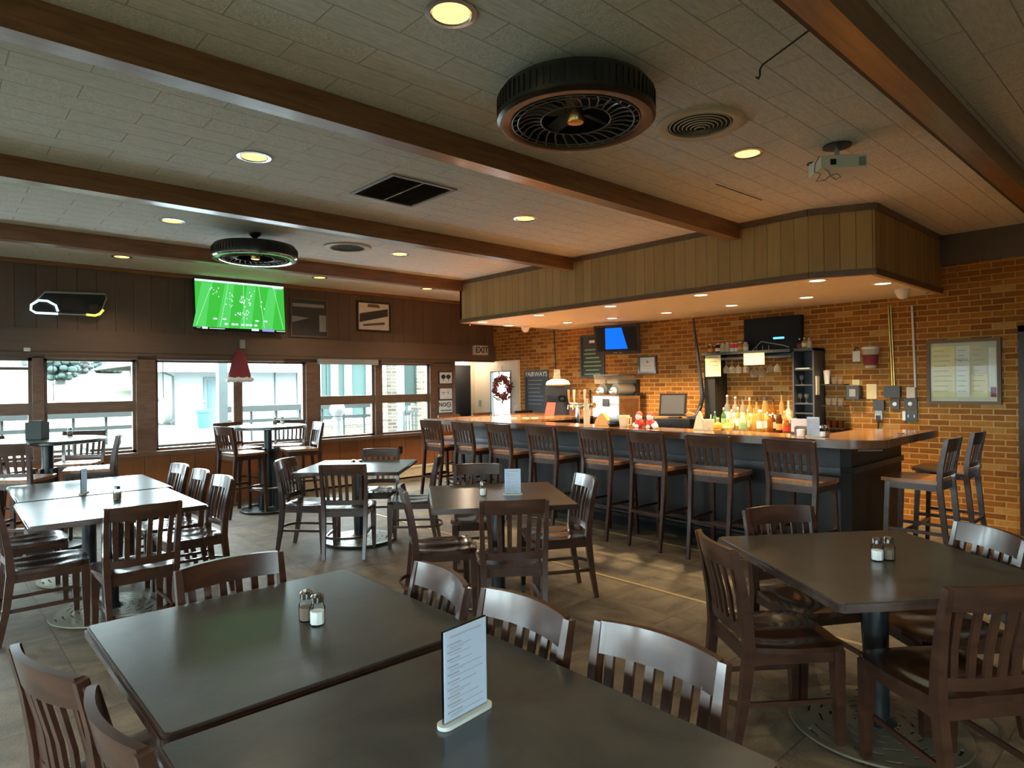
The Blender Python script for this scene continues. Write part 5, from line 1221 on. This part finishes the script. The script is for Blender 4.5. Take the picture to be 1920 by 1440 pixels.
t = thing('measuring_pitcher', 'translucent measuring pitcher with handle on the bar', 'pitcher', on_bar(1169), -PI / 2); MB().lathe([(.045, .0), (.06, .11), (.065, .125)], 20).build('jug', 'frost_plastic', t, smooth=True); MB().tube([(.06, 0, .11), (.095, 0, .1), (.09, 0, .03), (.05, 0, .02)], .008).build('handle', 'frost_plastic', t, smooth=True)
for px, lb, m2 in ((1198, 'left one of the two red and white plush snowmen on the bar', 0), (1219, 'right one of the two red and white plush snowmen on the bar', 1)):
    t = thing('plush_snowman', lb, 'plush toy', on_bar(px, 5.66), -PI / 2, 'plush snowmen on the bar')
    MB().ball((0, 0, .05), .055, 14, 10, (1, .8, .95)).build('body', 'red', t, smooth=True); MB().ball((0, -.01, .115), .038, 14, 10).build('head', 'white_fluff', t, smooth=True)
    MB().lathe([(.04, .13), (.03, .16), (.01, .175)], 14).build('hat', 'red', t, smooth=True); MB().ball((.05 if m2 else -.05, -.02, .03), .025).ball((0, -.05, .015), .022).build('paws', 'white_fluff', t, smooth=True)
t = thing('night_light', 'small glowing white drop-shaped lamp beside the snowmen', 'lamp', on_bar(1228, 5.6)); MB().lathe([(.02, 0), (.032, .02), (.025, .045), (.006, .08)], 16).build('drop', 'white_plastic', t, smooth=True)
pos = thing('cash_register', 'black register with tilted monitor on a wide cash drawer', 'cash register', (7.3, YX(1262, 7.3), CB), -PI / 2 + .28)
MB().box(-.24, .24, -.1, .3, 0, .13).build('cash_drawer', 'black_plastic', pos, bev=.008); MB().box(-.012, .012, -.104, -.1, .04, .052).build('lock', 'chrome', pos)
MB().box(-.07, .07, .02, .14, .13, .15).build('stand', 'black_plastic', pos)
b = MB(); Rm = Matrix.Rotation(-.22, 3, 'X'); b.cbox((-.03, .08, .31), (.36, .03, .3), R=Rm); b.build('monitor', 'black_plastic', pos, bev=.006)
b = MB(); b.cbox(Vector((-.03, .08, .31)) + Rm @ Vector((0, -.0165, 0)), (.31, .003, .25), R=Rm); b.build('screen', 'dark_grey', pos)
t = thing('receipt_printer', 'black receipt printer with tangled cables right of the register', 'printer', (7.45, YX(1305, 7.45), CB), -PI / 2); MB().box(-.09, .09, -.08, .08, 0, .16).build('case', 'black_plastic', t, bev=.01); MB().tube([(-.05, -.09, .1), (-.1, -.12, .18), (-.02, -.12, .22), (.05, -.1, .18), (.12, -.1, .3)], .006).build('cable', 'grey_plastic', t, smooth=True)
t = thing('tree_card', 'pale folded Christmas tree shaped card on the bar', 'card', on_bar(1311, 5.72), -PI / 2); MB().vprism([(-.07, 0), (.07, 0), (.02, .16), (0, .19), (-.03, .14)], -.012, .012).build('card', 'paper_yellow', t)
t = thing('glass_tub', 'clear square tub of straws on the bar right of the tree card', 'tub', on_bar(1327, 5.72), -PI / 2); MB().lathe([(.05, 0), (.062, .11)], 8).build('tub', 'frost_plastic', t); MB().tube([(.02, 0, .02), (.03, 0, .16)], .006).build('straw', 'paper', t)
menu(5.62, YX(1524, 5.62), 1.069, -90, 'white menu card in clear stand at the right end of the bar', .11, .17)
t = thing('paper_tray', 'white papers in a dark holder leaning behind the bar top', 'paper tray', (5.8, YX(1506, 5.8), 1.069), -PI / 2); MB().box(-.12, .12, .0, .03, 0, .125).build('holder', 'dark_grey', t, bev=.006); MB().box(-.11, .11, -.008, -.001, .02, .14).build('papers', 'paper', t)
t = thing('cup_holder_box', 'brown arched wooden box on the bar in front of the white papers', 'box', on_bar(1499, 5.62), -PI / 2); MB().vprism([(-.06, 0), (.06, 0), (.06, .07), (.045, .085), (-.045, .085), (-.06, .07)], .02, .06).build('box', 'bar_rail', t)
t = thing('paper_cup', 'small white paper cup in front of the brown box', 'cup', on_bar(1500, 5.57)); MB().lathe([(.03, 0), (.033, .06)], 16).build('cup', 'paper', t, smooth=True)
shaker(5.63, YX(1541, 5.63), 1.069, 'salt', 'glass shaker on the bar right of the white menu, left of the pair'); shaker(5.66, YX(1548, 5.66), 1.069, 'pepper', 'glass shaker on the bar right of the white menu, right of the pair')
tag(MB().box(6.35, 6.42, 1.86, 1.9, 1.069, 1.075).build('bar_mat', 'dark_grey'), 'tiny dark mat on the right end of the bar top', 'mat')

# ------------------------------------------------------------------ outside
struct('ground_patio', MB().box(-9, 14, 9.38, 13, -.14, -.02).box(2.9, 16, 13, 32, -.14, -.021), 'deck_grey')
g = MB(); g.hexa([(-60, 13, -.4), (2.9, 13, -.4), (15.2, 62, 2.7), (-60, 62, 2.7), (-60, 13, -.03), (2.9, 13, -.03), (15.2, 62, 3.0), (-60, 62, 3.0)])
struct('ground_lawn', g, 'lawn')
struct('ground_far', MB().box(-120, 90, 62, 120, 1.5, 3.0).box(-120, -4.7, -30, 14, -1, -.15).box(-4.7, 9, -30, -4.2, -1, -.15).box(8.3, 60, -30, 60, -1, -.15), 'lawn')
def rail_run(x0, x1, y, label):
    t = thing('deck_railing', label, 'railing', ((x0 + x1) / 2, y, -.02), 0, 'grey deck railings'); h = (x1 - x0) / 2
    MB().box(-h, h, -.07, .07, 1.13, 1.24).build('top_rail', 'rail_grey', t); MB().box(-h, h, -.03, .03, .93, .99).build('middle_rail', 'rail_grey', t); MB().box(-h, h, -.03, .03, .1, .15).build('bottom_rail', 'rail_grey', t)
    n = int((x1 - x0) / .42); b = MB()
    for k in range(n + 1): x = -h + 2 * h * k / n; b.box(x - .018, x + .018, -.018, .018, .1, 1.13)
    b.build('balusters', 'rail_grey', t)
rail_run(-7, 2.62, 12, 'grey deck railing outside the left windows')
rail_run(4.02, 8.2, 12, 'grey deck railing outside the wide window, right of the white porch post')
for x, lb in ((3.97, 'pale porch post outside the wide window'), (.55, 'pale porch post outside the leftmost window')):
    t = thing('porch_post', lb, 'post', (x, 12, -.02)); MB().box(-.075, .075, -.075, .075, 0, 2.9).build('shaft', 'outside_trim', t); MB().box(-.11, .11, -.11, .11, 0, .25).build('plinth', 'outside_trim', t)
t = thing('ball_finial_post', 'white newel post with ball finial outside the window right of the wide one', 'post', (XY(632, 11.4), 11.4, -.02)); MB().lathe([(.08, 0), (.08, .95), (.1, .97), (.06, 1.0)], 16).build('shaft', 'outside_white', t, smooth=True); MB().ball((0, 0, 1.13), .15, 16, 12).build('ball', 'outside_white', t, smooth=True)
# picnic tables
def picnic(x, y, rz, label):
    t = thing('picnic_table', label, 'picnic table', (x, y, -.02), rz, 'picnic tables on the deck')
    b = MB()
    for k in range(5): b.box(-.9, .9, -.36 + .146 * k, -.36 + .146 * k + .135, .72, .755)
    b.build('tabletop', 'rail_grey', t)
    for s in (-1, 1):
        MB().box(-.9, .9, s * .7 - .13, s * .7 + .13, .42, .455).build('bench', 'rail_grey', t)
        MB().sweep([(s * .65, -.3, .72), (s * .65, -.62, 0)], .04, .09).sweep([(s * .65, .3, .72), (s * .65, .62, 0)], .04, .09).box(s * .65 - .02, s * .65 + .02, -.75, .75, .36, .42).build('leg_frame', 'rail_grey', t)
picnic(2.6, 10.75, .0, 'grey picnic table just outside the wide window'); picnic(.6, 10.9, .1, 'grey picnic table outside the second window from the left')
picnic(-2.2, 11, .1, 'grey picnic table outside the far left window')
# clubhouse across the patio
cl = thing('clubhouse', 'pale clubhouse across the patio with lettering on its fascia', 'building', (8.0, 30, -.02))
MB().box(0, 16, 0, 8, 0, 3.0).build('wall', 'outside_white', cl)
MB().hexa([(-1.6, -1.4, 2.55), (17, -1.4, 2.55), (17, 9, 2.55), (-1.6, 9, 2.55), (1.0, 3.0, 4.3), (15, 3.0, 4.3), (15, 4.2, 4.3), (1.0, 4.2, 4.3)]).build('roof', 'roof_grey', cl)
MB().box(-1.6, 17, -1.45, -1.4, 2.25, 2.6).build('fascia', 'outside_white', cl)
text('lettering', 'DOWN  RIVER', .34, (3.55, -1.47, 2.42), TF, 'rail_grey', cl, bold=.01)
text('door_number', '104', .2, (1.35, -1.47, 2.42), TF, 'rail_grey', cl)
MB().box(1.15, 1.95, -.06, 0, 0, 2.05).build('door', 'outside_trim', cl); MB().box(1.3, 1.45, -.08, -.05, .3, 1.9).build('door_glass', 'teal_plastic', cl)
b = MB()
for x in (4.3, 5.4, 6.5, 7.6): b.box(x, x + .05, -.06, 0, .3, 2.3)
b.build('window_frames', 'rail_grey', cl)
MB().tube([(-1.5, -1.3, 2.5), (-.7, -.6, 2.3), (-.1, -.1, 2.1), (-.08, -.08, .3), (-.3, -.3, .1)], .05, 8).build('downspout', 'rail_grey', cl)
tag(MB().box(7.2, 16, 29.5, 31, -.02, -.01).build('ground_walk', 'concrete'), kind='structure')
t = thing('trash_can', 'teal trash can beside the clubhouse door', 'trash can', (XY(383, 27), 27, -.02)); MB().lathe([(.24, 0), (.30, .6), (.34, .62), (.34, .72), (.3, .74)], 18).build('bin', 'teal_plastic', t, smooth=True); MB().lathe([(.05, .74), (.04, 1.0), (.09, 1.02), (.05, 1.1)], 12).build('ashtray', 'rail_grey', t, smooth=True)
w2 = thing('annex_building', 'white annex with tall glazed doors behind a low brick wall', 'building', (8.6, 18, -.02))
MB().box(0, 4.5, 0, .3, 2.35, 3.2).build('fascia', 'outside_white', w2)
b = MB()
for x in (0, .55, 1.0, 1.75, 2.5, 3.3): b.box(x, x + .22, .02, .25, .5, 2.35)
b.build('door_posts', 'outside_white', w2); MB().box(0, 4.5, .1, .2, .5, 2.35).build('glazing', 'leaf_blue', w2); MB().box(-.4, 0, .0, .3, 0, 3.2).build('brick_pier', 'tan_brick_outside', w2)
bw_ = thing('low_brick_wall', 'low pale brick planter wall with white cap outside', 'brick wall', (7.4, 14, -.02)); MB().box(-.6, 2.2, 0, .3, 0, .66).build('bricks', 'tan_brick_outside', bw_); MB().box(-.65, 2.25, -.05, .35, .66, .78).build('cap', 'outside_white', bw_)
en = thing('brick_entrance', 'tan brick entrance wall with a white framed window, outside by the doorway', 'entrance', (6.95, 11.3, -.02))
MB().box(0, .22, 0, .25, 0, 3.0).build('left_pier', 'tan_brick_outside', en); MB().box(.72, 1.25, 0, .25, 0, 3.0).build('right_pier', 'tan_brick_outside', en)
MB().box(.22, .42, .02, .2, 0, 3.0).build('white_trim', 'outside_white', en); MB().box(.42, .72, .05, .1, 1.2, 2.05).build('window', 'leaf_blue', en); MB().box(.42, .72, .02, .2, 2.05, 3.0).build('lintel', 'outside_white', en)
b = MB()
for k in range(4): b.box(.42 + .08 * k, .44 + .08 * k, -.02, .0, .1, 1.0)
b.box(.42, .72, -.03, .01, 1.0, 1.06); b.build('gate', 'rail_grey', en)
fh = thing('far_house', 'long white ranch house beyond the lawn, faint in the glare', 'house', (9, 64, 2.9)); MB().box(-14, 9, 0, 8, 0, 2.6).build('wall', 'house_white', fh); MB().hexa([(-15, -1, 2.5), (10, -1, 2.5), (10, 9, 2.5), (-15, 9, 2.5), (-14, 3.5, 4.2), (9, 3.5, 4.2), (9, 4.5, 4.2), (-14, 4.5, 4.2)]).build('roof', 'roof_grey', fh)
for k in range(7): MB().box(-12 + 3 * k, -11.2 + 3 * k, -.1, 0, .7, 1.9).build('window', 'rail_grey', fh)
rt_ = random.Random(3)
def tree(x, y, z, h, r, mat, label):
    t = thing('tree', label, 'tree', (x, y, z), 0, 'trees beyond the lawn'); MB().tube([(0, 0, 0), (.1, 0, h * .4), (0, .1, h * .7)], .2, 8, rs=[.28, .2, .1]).build('trunk', 'bare_tree', t, smooth=True)
    b = MB()
    for k in range(150):
        a, q, e = rt_.uniform(0, 2 * PI), rt_.uniform(.1, 1), rt_.uniform(.25, 1); w_ = math.sin(PI * min(1, e * .9)) ** .5; b.ball((r * q * w_ * math.cos(a), r * q * w_ * math.sin(a), h * e), rt_.uniform(.14, .3) * r, 7, 5, (1, 1, .8))
    b.build('crown', mat, t, smooth=True)
for (px, y, h, r, m_, lb) in ((112, 44, 2.4, .9, 'leaf_blue', 'large blue-green evergreen left beyond the lawn'), (150, 58, 1.5, .8, 'bare_tree', 'round grey bush before the far house'), (205, 60, 1.3, 1.1, 'leaf_blue', 'low spreading evergreen in front of the far house'), (90, 58, 2.6, .5, 'leaf_blue', 'tall slim evergreen at the left edge of the second window'),
    (165, 82, 4.2, 2.4, 'bare_tree', 'bare grey tree crown behind the far house, left'), (240, 98, 4.4, 2.6, 'bare_tree', 'bare grey tree crown behind the far house, right'), (30, 80, 3.6, 3, 'bare_tree', 'bare grey tree far away behind the leftmost window')):
    tree(XY(px, y), y, 2.9 if y > 60 else -.3 + (y - 14) * .065, h, r, m_, lb)
